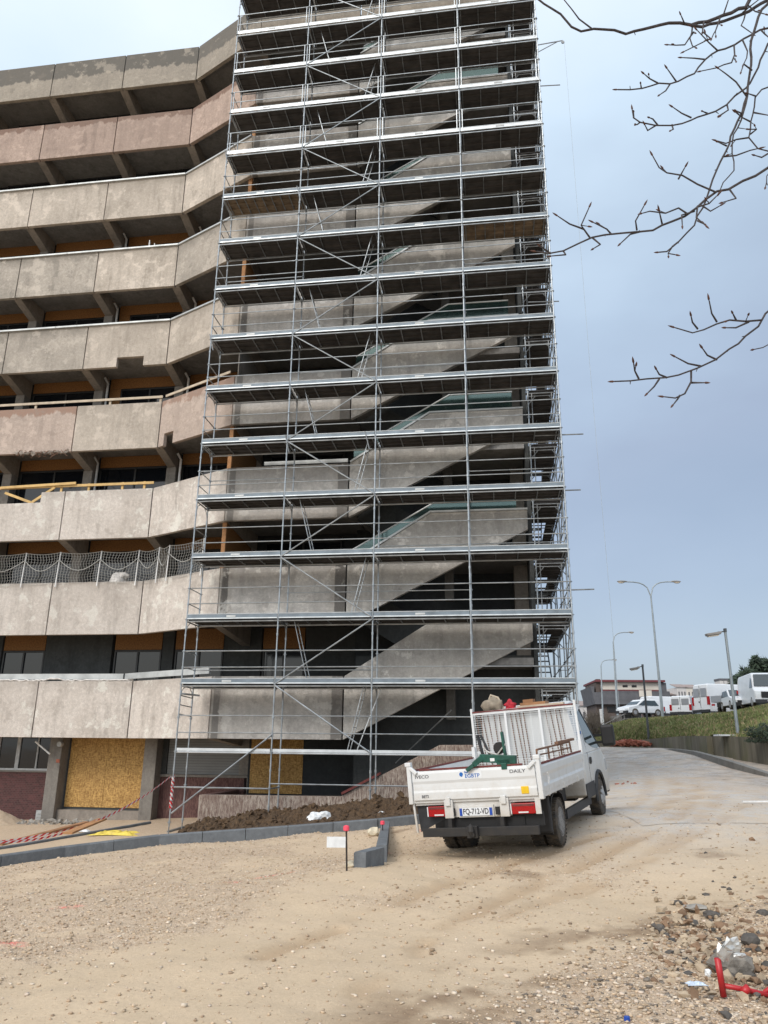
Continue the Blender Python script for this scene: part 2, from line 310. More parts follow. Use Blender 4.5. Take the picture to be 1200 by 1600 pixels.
    f = t.math('FRACT', t.math('ADD', t.math('MULTIPLY', sp.outputs[0], 4.2), t.math('MULTIPLY', sp.outputs[1], 0.5)))
    M['warning_tape'] = t.out(t.mix(t.math('GREATER_THAN', f, 0.5), (0.78, 0.76, 0.74), (0.66, 0.02, 0.03)), 0.4)
    t = NT('net_cord'); M['net_cord'] = t.out((0.36, 0.36, 0.34), .8)
special()

# ------------------------------------------------------------ mesh helpers
class MB:
    def __init__(s): s.v = []; s.f = []
    def add(s, vs, fs):
        o = len(s.v); s.v += [tuple(v) for v in vs]; s.f += [tuple(i + o for i in f) for f in fs]; return s
    def box(s, x0, x1, y0, y1, z0, z1):
        return s.add([(x0, y0, z0), (x1, y0, z0), (x1, y1, z0), (x0, y1, z0), (x0, y0, z1), (x1, y0, z1), (x1, y1, z1), (x0, y1, z1)],
                     [(0, 3, 2, 1), (4, 5, 6, 7), (0, 1, 5, 4), (1, 2, 6, 5), (2, 3, 7, 6), (3, 0, 4, 7)])
    def bar(s, a, b, w, h, up=(0, 0, 1)):
        a = Vector(a); b = Vector(b); d = (b - a).normalized(); u = Vector(up)
        x = d.cross(u)
        if x.length < 1e-4: x = d.cross(Vector((1, 0, 0)))
        x.normalize(); u = x.cross(d).normalized(); vs = []
        for p in (a, b):
            for i, j in ((-1, -1), (1, -1), (1, 1), (-1, 1)): vs.append(p + x * (i * w / 2) + u * (j * h / 2))
        return s.add(vs, [(0, 1, 2, 3), (7, 6, 5, 4), (0, 4, 5, 1), (1, 5, 6, 2), (2, 6, 7, 3), (3, 7, 4, 0)])
    def tube(s, pts, r, n=6, cap=True):
        pts = [Vector(p) for p in pts]; rs = r if isinstance(r, (list, tuple)) else [r] * len(pts)
        vs = []; fs = []; ref = None
        for i, p in enumerate(pts):
            d = (pts[min(i + 1, len(pts) - 1)] - pts[max(i - 1, 0)])
            if d.length < 1e-9: d = Vector((0, 0, 1))
            d.normalize()
            if ref is None: ref = d.orthogonal().normalized()
            x = (ref - d * ref.dot(d))
            if x.length < 1e-5: x = d.orthogonal()
            x.normalize(); ref = x; y = d.cross(x)
            for k in range(n):
                a = 2 * math.pi * k / n; vs.append(p + (x * math.cos(a) + y * math.sin(a)) * rs[i])
        for i in range(len(pts) - 1):
            for k in range(n): fs.append((i * n + k, i * n + (k + 1) % n, (i + 1) * n + (k + 1) % n, (i + 1) * n + k))
        if cap: fs.append(tuple(range(n))[::-1]); fs.append(tuple((len(pts) - 1) * n + k for k in range(n)))
        return s.add(vs, fs)
    def prism(s, poly, a, b):
        """poly: list of 3D points; extruded from offset vector a to b"""
        a = Vector(a); b = Vector(b); n = len(poly); P = [Vector(p) for p in poly]
        return s.add([p + a for p in P] + [p + b for p in P], [tuple(range(n))[::-1], tuple(range(n, 2 * n))] + [(i, (i + 1) % n, n + (i + 1) % n, n + i) for i in range(n)])
    def lathe(s, prof, c, axis='x', n=24):
        vs = []; fs = []; c = Vector(c)
        for (h, r) in prof:
            for k in range(n):
                a = 2 * math.pi * k / n; q = {'x': (h, r * math.cos(a), r * math.sin(a)), 'z': (r * math.cos(a), r * math.sin(a), h), 'y': (r * math.cos(a), h, r * math.sin(a))}[axis]
                vs.append(c + Vector(q))
        for i in range(len(prof) - 1):
            for k in range(n): fs.append((i * n + k, i * n + (k + 1) % n, (i + 1) * n + (k + 1) % n, (i + 1) * n + k))
        fs.append(tuple(range(n))); fs.append(tuple((len(prof) - 1) * n + k for k in range(n)))
        return s.add(vs, fs)
    def blob(s, c, r, seed=0, sub=2, rough=0.3, sq=(1, 1, 1)):
        bm = bmesh.new(); bmesh.ops.create_icosphere(bm, subdivisions=sub, radius=1); rr = random.Random(seed)
        ph = [rr.uniform(0, 6) for _ in range(6)]
        for v in bm.verts:
            p = v.co; f = 1 + rough * (math.sin(p.x * 3 + ph[0]) * math.sin(p.y * 3.5 + ph[1]) + 0.6 * math.sin(p.z * 6 + ph[2]) * math.sin(p.x * 5 + ph[3]) + rr.uniform(-.35, .35))
            v.co = p * f
        o = len(s.v); c = Vector(c)
        s.v += [tuple(Vector((v.co.x * r * sq[0], v.co.y * r * sq[1], v.co.z * r * sq[2])) + c) for v in bm.verts]
        s.f += [tuple(v.index + o for v in f.verts) for f in bm.faces]; bm.free(); return s
    def build(s, name, mat, parent=None, smooth=False, bevel=0, fix=False):
        me = bpy.data.meshes.new(name); me.from_pydata(s.v, [], s.f)
        bm = bmesh.new(); bm.from_mesh(me); bmesh.ops.recalc_face_normals(bm, faces=bm.faces); bm.to_mesh(me); bm.free()
        me.materials.append(M[mat] if isinstance(mat, str) else mat)
        if smooth: me.polygons.foreach_set('use_smooth', [True] * len(me.polygons))
        o = bpy.data.objects.new(name, me); COL.objects.link(o)
        if parent: o.parent = parent
        if bevel:
            b = o.modifiers.new('bevel', 'BEVEL'); b.width = bevel; b.segments = 2; b.limit_method = 'ANGLE'
        if smooth == 'auto': pass
        return o
def tag(o, label=None, cat=None, group=None, kind=None):
    if label: o['label'] = label
    if cat: o['category'] = cat
    if group: o['group'] = group
    if kind: o['kind'] = kind
    return o
def thing(name, label, cat, loc=(0, 0, 0), rot=(0, 0, 0), group=None):
    o = bpy.data.objects.new(name, None); COL.objects.link(o); o.location = loc; o.rotation_euler = rot
    o.empty_display_size = 0.2; return tag(o, label, cat, group)
def kids(o): return [c for c in bpy.data.objects if c.parent == o]
def copy_tree(o, parent=None):
    c = o.copy(); COL.objects.link(c); c.parent = parent
    for ch in kids(o): copy_tree(ch, c)
    return c
def text(name, body, size, mat, parent, mw, ext=0.0015, align='CENTER', xs=1.0):
    cu = bpy.data.curves.new(name, 'FONT'); cu.body = body; cu.size = size; cu.align_x = align; cu.align_y = 'CENTER'; cu.extrude = ext; cu.offset = size * 0.012
    t = bpy.data.objects.new('tmp', cu); COL.objects.link(t)
    me = bpy.data.meshes.new_from_object(t.evaluated_get(bpy.context.evaluated_depsgraph_get())); bpy.data.objects.remove(t)
    me.materials.clear(); me.materials.append(M[mat]); me.transform(Matrix.Diagonal((xs, 1, 1, 1))); me.transform(mw)
    o = bpy.data.objects.new(name, me); COL.objects.link(o); o.parent = parent; return o

# ============================================================ TERRAIN
CP = [(-9, 3, -1.8), (0, 3, -1.62), (7, 3, -1.5), (-7, 8, -1.86), (0, 8, -1.64), (6, 9, -1.5), (2.93, 13.14, -1.416), (1.16, 13.98, -1.558), (4.37, 16.26, -1.206), (2.66, 17.08, -1.345), (1.2, 11.5, -1.60), (3, 11, -1.50),
      (-3, 12, -1.82), (0, 15, -1.72), (-8, 15.0, -2.42), (-5.2, 17.6, -2.2), (-2.3, 18.2, -2.05), (-.2, 18.4, -1.86), (1.9, 19.2, -1.62),
      (-6.2, 24.4, -2.53), (-3, 24, -2.4), (0, 24, -2.15), (3, 24, -1.7), (5.8, 24.5, -1.15), (-14, 24, -2.7), (-25, 14, -2.5), (-25, 30, -2.8), (-10, 45, -2.2),
      (2, 40, -1.2), (8, 30, -.82), (-20, 5, -2.1), (22, 5, -1.2), (14, 14, -1.2), (10, 21, -1.02), (7, 17, -1.1), (14.0, 28, -.72), (16.5, 33, -.44), (17.5, 43, .12),
      (18.5, 52, .3), (18, 60, .36), (16, 70, .5), (24, 40, .2), (25, 60, 1.0), (13, 45, .05), (-10, 75, -1), (8, 75, .3), (25, 75, 1.0), (25, 20, -.8)]
CP += [tuple(at(560, 1354, 10.95)), tuple(at(600, 1346, 11.8)), tuple(at(520, 1362, 10.9)), tuple(at(0, 1356, 15.2)), tuple(at(249, 1322, 17.5)), tuple(at(450, 1307, 18.0)), tuple(at(100, 1341, 16.4)), tuple(at(590, 1294, 18.2))]
cp = np.array(CP, float)
def _U(r2): return np.where(r2 > 1e-9, r2 * np.log(r2 + 1e-12), 0)
_n = len(cp); _K = _U(((cp[:, None, :2] - cp[None, :, :2]) ** 2).sum(-1)) + np.eye(_n) * 0.6
_P = np.c_[np.ones(_n), cp[:, :2]]
_A = np.zeros((_n + 3, _n + 3)); _A[:_n, :_n] = _K; _A[:_n, _n:] = _P; _A[_n:, :_n] = _P.T
_w = np.linalg.solve(_A, np.r_[cp[:, 2], 0, 0, 0])
def gz(x, y):
    x = np.clip(np.asarray(x, float), -25, 25); y = np.clip(np.asarray(y, float), 1, 75); sh = x.shape
    x = x.ravel(); y = y.ravel(); out = _w[_n] + _w[_n + 1] * x + _w[_n + 2] * y
    for i in range(_n): out = out + _w[i] * _U((x - cp[i, 0]) ** 2 + (y - cp[i, 1]) ** 2)
    return out.reshape(sh)
def g1(x, y): return float(gz(np.array([x]), np.array([y]))[0])
def G(px, py, y0=3.5, y1=75):
    """where a surveyed sight line meets the ground"""
    lo = y0
    ys = np.linspace(y0, y1, 1200); r = ray(px, py); xs = ys * r.x / r.y; zs = ys * r.z / r.y; d = zs - gz(xs, ys)
    i = int(np.argmax(d < 0)) if (d < 0).any() else len(ys) - 1
    return Vector((xs[i], ys[i], float(gz(xs[i:i + 1], ys[i:i + 1])[0])))
_rs = np.random.RandomState(3); _tab = _rs.rand(256, 256)
def vn(x, y):
    xi = np.floor(x).astype(int); yi = np.floor(y).astype(int); fx = x - xi; fy = y - yi; fx = fx * fx * (3 - 2 * fx); fy = fy * fy * (3 - 2 * fy)
    a = _tab[xi % 256, yi % 256]; b = _tab[(xi + 1) % 256, yi % 256]; c = _tab[xi % 256, (yi + 1) % 256]; d = _tab[(xi + 1) % 256, (yi + 1) % 256]
    return (a * (1 - fx) + b * fx) * (1 - fy) + (c * (1 - fx) + d * fx) * fy
def fbm(x, y, o=4, s=1.0):
    v = 0; a = .5
    for i in range(o): v = v + a * (vn(x * s + 17 * i, y * s + 31 * i) - .5); a *= .5; s *= 2.1
    return v
def ss(x, a, b): t = np.clip((x - a) / (b - a), 0, 1); return t * t * (3 - 2 * t)
def seg_d(x, y, pts):
    d = np.full(np.shape(x), 1e9)
    for (ax, ay), (bx, by) in zip(pts[:-1], pts[1:]):
        L = (bx - ax) ** 2 + (by - ay) ** 2; t = np.clip(((x - ax) * (bx - ax) + (y - ay) * (by - ay)) / L, 0, 1)
        d = np.minimum(d, np.hypot(x - ax - t * (bx - ax), y - ay - t * (by - ay)))
    return d
def masks(x, y):
    n = fbm(x, y, 4, .8)
    f = np.interp(y, [3, 5, 6, 8.5, 12, 14, 19], [-7, -4.4, -2.7, -1.1, .35, .9, 2.2])
    gl = ss(f - x + n * 1.6, -.1, .7) * (.35 + .65 * ss(fbm(x + 12, y + 3, 4, .9) + .5 * fbm(x, y, 3, 3.5), -.14, .06))
    g = np.interp(y, [3, 4.5, 6.07, 8.1, 9.6, 11], [-.1, .2, .75, 2.3, 4.9, 9])
    gr = ss(x - g + n * 1.3, -.2, .6)
    patch = ss(fbm(x + 40, y, 3, .45), .08, .2) * .45
    gravel = np.clip(np.maximum(np.maximum(gl, gr), patch), 0, 1)
    mud = np.exp(-((x - g + .1 + n) / .55) ** 2) * ss(fbm(x, y + 9, 4, 2.2), -.06, .14) * (y < 11) * .9
    mud = np.maximum(mud, ss(fbm(x + 5, y, 4, .9), .17, .26) * .7 * (x > 0.2) * (y < 22))
    mud = np.maximum(mud, ss(x - g - 1.2 + n, 0, .8) * ss(y, 5.6, 6.6) * ss(fbm(x, y + 70, 4, 1.6), -.12, .08) * .95)
    mud = np.maximum(mud, .6 * np.exp(-((x - 1.4) / 1.6) ** 2 - ((y - 12.6) / .8) ** 2) * ss(n, -.2, .1))
    road = ss(y, 9.5, 16) * ss(x - (.16 * y - .1) + n * 2.0, 0, 1.6) * .95
    road = np.maximum(road, ss(y, 26, 32) * (x > 2))
    d1 = seg_d(x, y, TR1); d2 = seg_d(x, y, TR2); d3 = seg_d(x, y, TR3)
    tw = .07 + .009 * y
    tr = np.maximum(np.exp(-(d1 / tw) ** 2), np.exp(-(d2 / tw) ** 2)); tr = np.maximum(tr, .7 * np.exp(-(np.minimum(np.minimum(d3, seg_d(x, y, TR4)), np.minimum(seg_d(x, y, TR5), seg_d(x, y, TR6))) / (tw * .7)) ** 2)) * ss(fbm(x, y, 3, 1.2), -.25, .05)
    tr = tr * np.clip(1 - np.maximum(gr, 0) * .7, 0, 1)
    pk = np.zeros_like(x)
    for p, q, w in PK: pk = np.maximum(pk, np.exp(-(seg_d(x, y, [p, q]) / w) ** 2))
    return gravel, mud, road, tr, pk
def trk(pp): return [(v.x, v.y) for v in (G(*p) for p in pp)]
TR1 = trk([(1040, 1182), (1078, 1205), (1092, 1235), (1062, 1275), (985, 1315), (860, 1370), (700, 1450), (560, 1560)])
TR2 = trk([(1010, 1184), (1050, 1210), (1062, 1235), (1030, 1270), (960, 1298), (800, 1350), (600, 1420), (380, 1510)])
TR4 = trk([(1130, 1195), (1135, 1230), (1100, 1280), (1010, 1340), (900, 1385), (780, 1440)])
TR5 = trk([(985, 1190), (1015, 1215), (1010, 1245), (960, 1275)])
TR6 = trk([(1075, 1190), (1105, 1220), (1120, 1250), (1080, 1300), (960, 1365), (820, 1420)])
TR3 = trk([(1190, 1245), (1120, 1290), (1040, 1330), (900, 1400)])
def pk(a, b, w): a = G(*a); b = G(*b); return ((a.x, a.y), (b.x, b.y), w)
PK = [pk((0, 1468), (32, 1474), .05), pk((62, 1423), (120, 1419), .045), pk((358, 1379), (372, 1379), .05), pk((405, 1370), (455, 1360), .05), pk((595, 1330), (600, 1331), .1), pk((662, 1298), (668, 1300), .1)]

def axis(segs):
    out = [segs[0][0]]
    for a, b, st in segs:
        n = max(1, int(round((b - a) / st))); out += list(np.linspace(a, b, n + 1)[1:])
    return np.array(out)
def sheet(name, xs, ys, zfun, mat):
    X, Y = np.meshgrid(xs, ys); Z = zfun(X, Y); nx, ny = len(xs), len(ys)
    me = bpy.data.meshes.new(name); me.vertices.add(nx * ny); me.vertices.foreach_set('co', np.stack([X, Y, Z], -1).astype(np.float32).ravel())
    i = np.arange(nx - 1)[None, :] + nx * np.arange(ny - 1)[:, None]; q = np.stack([i, i + 1, i + nx + 1, i + nx], -1).reshape(-1)
    nf = (nx - 1) * (ny - 1); me.loops.add(nf * 4); me.loops.foreach_set('vertex_index', q.astype(np.int32)); me.polygons.add(nf)
    me.polygons.foreach_set('loop_start', np.arange(0, nf * 4, 4, dtype=np.int32)); me.polygons.foreach_set('loop_total', np.full(nf, 4, np.int32))
    me.update(); me.polygons.foreach_set('use_smooth', [True] * nf); me.materials.append(M[mat])
    o = bpy.data.objects.new(name, me); COL.objects.link(o)
    return o, X, Y
def surf(X, Y):
    g, m, r, t, p = masks(X, Y); near = ss(-Y, -40, -14)
    z = gz(X, Y) + near * (fbm(X, Y, 4, .7) * .10 + fbm(X, Y, 3, 4.5) * .035 * (1 - .8 * r) + g * (fbm(X, Y, 3, 11) * .045) + m * .035 * (fbm(X, Y, 3, 8)) + m * .01 - t * .03 + .05 * np.exp(-((t - .35) / .18) ** 2) * (.3 + fbm(X, Y, 3, 6)))
    return z
xs = axis([(-1500, -100, 350), (-100, -26, 12), (-26, -9, 1), (-9, -4, .12), (-4, 6, .055), (6, 12, .12), (12, 25, .6), (25, 100, 8), (100, 1500, 350)])
ys = axis([(-200, -10, 40), (-10, 3.5, .8), (3.5, 9, .055), (9, 14, .07), (14, 22, .13), (22, 75, .7), (75, 200, 12), (200, 2500, 400)])
gnd, X, Y = sheet('ground', xs, ys, surf, 'site_ground'); gnd['kind'] = 'structure'
def put_masks(o, X, Y):
    for nm, a in zip(('gravel', 'mud', 'road', 'track', 'pink'), masks(X, Y)):
        at_ = o.data.attributes.new(nm, 'FLOAT', 'POINT'); at_.data.foreach_set('value', a.astype(np.float32).ravel())
put_masks(gnd, X, Y)
# the haul road proper: its own sheet over the ground, from beside the truck to the bend
def road_obj():
    L = [(4.6, 14.5), (4.9, 20), (5.6, 27), (7.2, 36), (9.5, 46), (8, 60)]; Rr = [(9.2, 14.5), (11.8, 21), (13.7, 27.6), (15.7, 36), (17.4, 43), (19.0, 60)]
    n = 90; m = 40; v = np.linspace(0, 1, n)
    def al(P): P = np.array(P); t = np.linspace(0, 1, len(P)); return np.stack([np.interp(v, t, P[:, 0]), np.interp(v, t, P[:, 1])], -1)
    A, B = al(L), al(Rr); u = np.linspace(0, 1, m)[None, :, None]; P = A[:, None] * (1 - u) + B[:, None] * u
    X, Y = P[..., 0], P[..., 1]; Z = surf(X, Y) + .006
    mb = MB(); mb.v = [tuple(q) for q in np.stack([X, Y, Z], -1).reshape(-1, 3)]
    mb.f = [(j * m + i, j * m + i + 1, (j + 1) * m + i + 1, (j + 1) * m + i) for j in range(n - 1) for i in range(m - 1)]
    o = mb.build('road', 'site_ground', smooth=True); o['kind'] = 'structure'; put_masks(o, X, Y)
road_obj()

# loose stones over the hardcore: far too many to count
def stones(name, N, region, smin, smax, label, seed, tint, dens=None, kind='stuff'):
    rs = np.random.RandomState(seed); x, y = region(rs, N)
    if dens is not None:
        k = rs.rand(len(x)) < dens(x, y); x, y = x[k], y[k]
    n = len(x); base = np.array([(1, 0, 0), (0, 1, 0), (-1, 0, 0), (0, -1, 0), (.55, .55, .75), (-.6, .5, .7), (-.5, -.6, .75), (.6, -.5, .7), (0, 0, -.8)], float)
    faces = np.array([(0, 1, 4), (1, 2, 5), (2, 3, 6), (3, 0, 7), (4, 1, 5), (5, 2, 6), (6, 3, 7), (7, 0, 4), (4, 5, 6), (4, 6, 7), (1, 0, 8), (2, 1, 8), (3, 2, 8), (0, 3, 8)])
    r = smin * (smax / smin) ** (rs.rand(n) ** 2.2)
    V = base[None] * (1 + rs.uniform(-.35, .35, (n, 9, 1))); sc = rs.uniform(.6, 1.3, (n, 1, 3)); sc[..., 2] *= .65; V = V * sc * r[:, None, None]
    a = rs.rand(n) * 6.28; c, s = np.cos(a)[:, None], np.sin(a)[:, None]; V = np.stack([V[..., 0] * c - V[..., 1] * s, V[..., 0] * s + V[..., 1] * c, V[..., 2]], -1)
    V += np.stack([x, y, surf(x, y) + r * .12], -1)[:, None, :]
    me = bpy.data.meshes.new(name); me.vertices.add(n * 9); me.vertices.foreach_set('co', V.astype(np.float32).ravel())
    Fq = (faces[None] + 9 * np.arange(n)[:, None, None]).reshape(-1); nf = n * 14
    me.loops.add(nf * 3); me.loops.foreach_set('vertex_index', Fq.astype(np.int32)); me.polygons.add(nf)
    me.polygons.foreach_set('loop_start', np.arange(0, nf * 3, 3, dtype=np.int32)); me.polygons.foreach_set('loop_total', np.full(nf, 3, np.int32)); me.update()
    T = np.array(tint, float); ti = T[rs.randint(0, len(T), n)] * rs.uniform(.75, 1.2, (n, 1)); col = np.ones((n, 9, 4)); col[..., :3] = np.clip(ti, 0, 1)[:, None]
    ca = me.attributes.new('tint', 'FLOAT_COLOR', 'POINT'); ca.data.foreach_set('color', col.astype(np.float32).ravel())
    me.materials.append(M['loose_stone']); o = bpy.data.objects.new(name, me); COL.objects.link(o); tag(o, label, 'gravel', kind=kind); return o
def wedge(y0, y1, pw):
    def f(rs, N):
        y = y0 + (y1 - y0) * rs.rand(N) ** pw; x = (rs.rand(N) * 2 - 1) * (.56 * y + .6); return x, y
    return f
PALE = [(.62, .49, .35), (.54, .41, .28), (.68, .58, .46), (.44, .32, .22), (.60, .49, .39), (.50, .38, .26)]
def keep(x, y):     # nothing grows through the truck's wheels or over the kerb
    return 1.0
stones('gravel', 95000, wedge(3.9, 17.5, 1.25), .004, .022, 'pale broken limestone gravel over the site ground', 1, PALE, lambda x, y: .16 + .84 * masks(x, y)[0] * (1 - .9 * masks(x, y)[2]))
stones('gravel', 60000, wedge(3.9, 9.5, 1.1), .004, .024, 'coarser mixed stones in the gravel at the lower right corner', 4, PALE + [(.16, .14, .12), (.22, .19, .16)],
       lambda x, y: np.clip((x - np.interp(y, [3, 4.5, 6.07, 8.1, 9.6], [.2, .5, 1.2, 2.7, 5])) * 1.2 + .5, 0, 1))

stones('mud_clods', 11000, wedge(4.2, 24, 1.1), .006, .028, 'small brown clods of mud trodden over the track and the road', 9, [(.38, .27, .17), (.30, .21, .13), (.46, .35, .24), (.24, .18, .13)],
       lambda x, y: ss(x, -1.5, 1.5) * np.clip(ss(fbm(x, y + 70, 4, 1.3), -.02, .12) + .8 * masks(x, y)[3] + masks(x, y)[1], .006, 1) * .8)

# ============================================================ BUILDING (local axes: s along the facade, t into it, z up)
HF = 3.62
def zb(j): return 0.24 + HF * (j - 1)
PH = 1.95
bld = thing('apartment_block', 'tall concrete block with projecting balcony parapets, boarded windows and outside stair, behind the scaffold', 'building', (BX, BY, 0), (0, 0, TH))
def slabpoly(poly2, z0, z1, nm, mat, smooth=False):
    return MB().prism([(x, y, 0) for x, y in poly2], (0, 0, z0), (0, 0, z1)).build(nm, mat, bld)
A_, B_ = (-3.1, 3.1), (0.5, 1.3)
def panel(p, q, z0, z1, mat, notch=None, topcut=None, th=.16, label=None, gap=.02):
    p = Vector((*p, 0)); q = Vector((*q, 0)); d = (q - p); L = d.length; d.normalize(); nrm = Vector((-d.y, d.x, 0))   # inward
    pts = [(gap, z0)]
    if notch: a, b, h = notch; pts += [(a, z0), (a, z0 + h), (b, z0 + h), (b, z0)]
    pts += [(L - gap, z0), (L - gap, z1)]
    if topcut: a, b, h = topcut; pts += [(b, z1), (b, z1 - h), (a, z1 - h)] + ([(a, z1)] if a > gap + .01 else [])
    if not (topcut and topcut[0] <= gap + .01): pts.append((gap, z1))
    poly = [p + d * u + Vector((0, 0, z)) for u, z in pts]
    o = MB().prism(poly, (0, 0, 0), nrm * th).build('parapet_panel', mat, bld, bevel=.012)
    if label: o['label'] = label
    return o
LM = {1: 'panel_light', 2: 'panel_light', 3: 'panel_light', 4: 'panel_pink', 5: 'panel_tan', 6: 'panel_grey', 7: 'panel_tan', 8: 'panel_top', 9: 'panel_roof'}
SM_ = {1: 'panel_flat', 2: 'panel_flat', 3: 'panel_flat', 4: 'panel_flat', 5: 'panel_flat', 6: 'panel_flat', 7: 'panel_flat', 8: 'panel_flat', 9: 'panel_roof'}
for j in range(1, 10):
    z0 = zb(j); z1 = z0 + PH
    for k in range(5):
        q = (-3.1 - 3.6 * k, 3.1); p = (-3.1 - 3.6 * (k + 1), 3.1)
        mt = LM[j]
        if j == 5 and k in (1, 2): mt = 'panel_grey'
        if j == 6 and k in (0,): mt = 'panel_tan'
        if j == 4 and k == 0: mt = 'panel_tan'
        notch = (1.45, 2.6, .42) if (j == 5 and k == 0) else None
        cut = (.0, 2.6, .42) if (j == 3 and k == 1) else ((0, 3.6, .42) if (j == 3 and k == 2) else None)
        if j == 3 and k == 2: panel(p, q, z0, z1 - .42, mt); continue
        panel(p, q, z0, z1, mt, notch, cut, label='parapet panel with a square notch broken out of its foot' if notch else ('parapet panel with its upper edge broken away' if cut else None))
    panel(A_, B_, z0, z1, 'panel_pink' if j == 4 else LM[j], (.32, .85, .5) if j == 4 else None)
    panel(B_, (4.86, 1.3), z0, z1, SM_[j])
    # coping strips
    if j in (5, 6, 7):
        for k in range(3):
            a = -3.1 - 3.6 * k * 1.4; b = a - 3.6 * 1.4 + .02
            MB().box(b, a, 3.02, 3.30, z1 + .003, z1 + .07).build('coping', 'zinc', bld)
        d = Vector((3.6, -1.8, 0)).normalized(); nn = Vector((-d.y, d.x, 0)); a = Vector((-3.1, 3.1, 0)); b = Vector((.5, 1.3, 0))
        MB().prism([a - nn * .06 + d * .05, b - nn * .06 - d * .05, b + nn * .22 - d * .05, a + nn * .22 + d * .05], (0, 0, z1 + .003), (0, 0, z1 + .07)).build('coping', 'zinc', bld)
    # slab behind, hanging edge at the parapet
    fz0, fz1 = z0 + .47, z0 + .70
    poly = [(-21.0, 3.262), (-3.06, 3.262), (.535, 1.464), (4.86, 1.464), (4.86, 9), (4.2, 15), (-21.0, 15)]
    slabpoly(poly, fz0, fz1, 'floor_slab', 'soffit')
    # beams from the columns to the parapet joints, deeper towards the column
    for k in range(-1, 5):
        s = -3.1 - 3.6 * k
        if k == -1 or j <= 2: continue
        c = MB(); w = .17
        c.prism([(s - w, 3.262, z0 + .02), (s - w, 3.262, fz0), (s - w, 5.0, fz0), (s - w, 5.0, z0 - .30), (s - w, 4.55, z0 - .30)], (0, 0, 0), (2 * w, 0, 0))
        c.build('beam', 'beam_concrete', bld, bevel=.015)
    a = Vector((.38, 1.6, 0)); c = MB(); c.prism([(.25, 1.62, z0 + .02), (.25, 1.62, fz0), (.25, 5, fz0), (.25, 5, z0 - .25)], (0, 0, 0), (.3, 0, 0)); c.build('beam', 'beam_concrete', bld)
    if j < 9:
        # columns and what closes the bays between them
        t0 = 4.5
        zc0, zc1 = fz1, zb(j + 1) - .30
        for k in range(0, 5):
            s = -3.1 - 3.6 * k
            if j == 1: continue
            MB().box(s - .2, s + .2, t0, t0 + .45, zc0, zc1 + .0).build('column', 'column_concrete', bld, bevel=.015)
            if k < 2 and 3 <= j <= 6:
                MB().tube([(s + .34, t0 + .1, zc0), (s + .34, t0 + .1, zc1 + .35), (s + .26, t0 - .1, zc1 + .55)], .05, 8).build('downpipe', 'white_pole' if k == 0 else 'frame_light', bld)
        wt = 5.0; top = zb(j + 1) + .47
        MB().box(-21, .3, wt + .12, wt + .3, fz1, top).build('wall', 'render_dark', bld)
        for k in range(-1, 5):
            sL = -3.1 - 3.6 * (k + 1) + .24; sR = -3.1 - 3.6 * k - .24
            if k == -1: sL, sR = -2.86, .1
            oz = zb(j + 1) + (-.02 if j >= 2 else .0)
            if j == 1:
                continue
            if j >= 7: oz = top - .01
            else: ob = MB().box(sL, sR, wt, wt + .02, oz, top - .01).build('board', 'osb_dark', bld)
            wz1 = oz - .02; f = MB(); b = .06
            lo = fz1 + .02; sL2 = sL + (.5 if k % 2 == 0 and j > 3 else 0)
            if sL2 > sL and j < 7: MB().box(sL, sL2 - .01, wt, wt + .05, lo, oz - .01).build('board', 'osb_dark', bld)
            mid = (sL2 + sR) / 2
            for x0, x1, y0, y1 in ((sL2, sL2 + b, lo, wz1), (sR - b, sR, lo, wz1), (sL2 + b, sR - b, wz1 - b, wz1), (sL2 + b, sR - b, lo, lo + b), (mid - .035, mid + .035, lo + b, wz1 - b)):
                f.box(x0, x1, wt + .02, wt + .09, y0, y1)
            w = f.build('window', 'frame_dark', bld)
            g = MB().box(sL2 + b, sR - b, wt + .05, wt + .06, lo + b, wz1 - b).build('pane', 'dark_glass', w)
            if j in (2, 3) and k in (0, 1, 2, -1) or (j == 5 and k == 2):
                s2 = MB(); s2.box(sL2 + b + .02, mid - .05, wt + .035, wt + .045, lo + b, lo + .95); s2.box(mid + .05, sR - b - .02, wt + .035, wt + .045, lo + b, lo + .95); s2.build('pane', 'pane_sky_reflection', w)  # lower panes carry the reflected sky as painted colour
    else:
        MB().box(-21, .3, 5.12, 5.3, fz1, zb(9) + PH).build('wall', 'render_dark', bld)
# first-floor bays
j = 1; fz1 = .94; wt = 4.9
for a, b in ((-9.5, -7.75), (-4.85, -2.95), (-2.4, -.5), (1.05, 2.65), (-13.2, -11.0)):
    zt = 3.5; lo = 1.3; m = (a + b) / 2; f = MB(); bb = .06
    for x0, x1, y0, y1 in ((a, a + bb, lo, zt), (b - bb, b, lo, zt), (a + bb, b - bb, zt - bb, zt), (a + bb, b - bb, lo, lo + bb), (m - .035, m + .035, lo + bb, zt - bb)): f.box(x0, x1, wt, wt + .1, y0, y1)
    w = f.build('window', 'frame_dark', bld); MB().box(a + bb, b - bb, wt + .05, wt + .06, lo + bb, zt - bb).build('pane', 'dark_glass', w)
    MB().box(a, b, wt, wt + .02, 3.52, 4.3).build('board', 'osb_dark', bld)
for a, b in ((-7.7, -4.95), (-2.9, -2.45), (-.45, 1.0), (-10.9, -9.55), (2.7, 4.86)):
    MB().box(a, b, wt - .05, wt + .2, fz1, 4.3).build('wall', 'render_grey', bld)
for a, b in ((-4.95, -4.85), ): pass
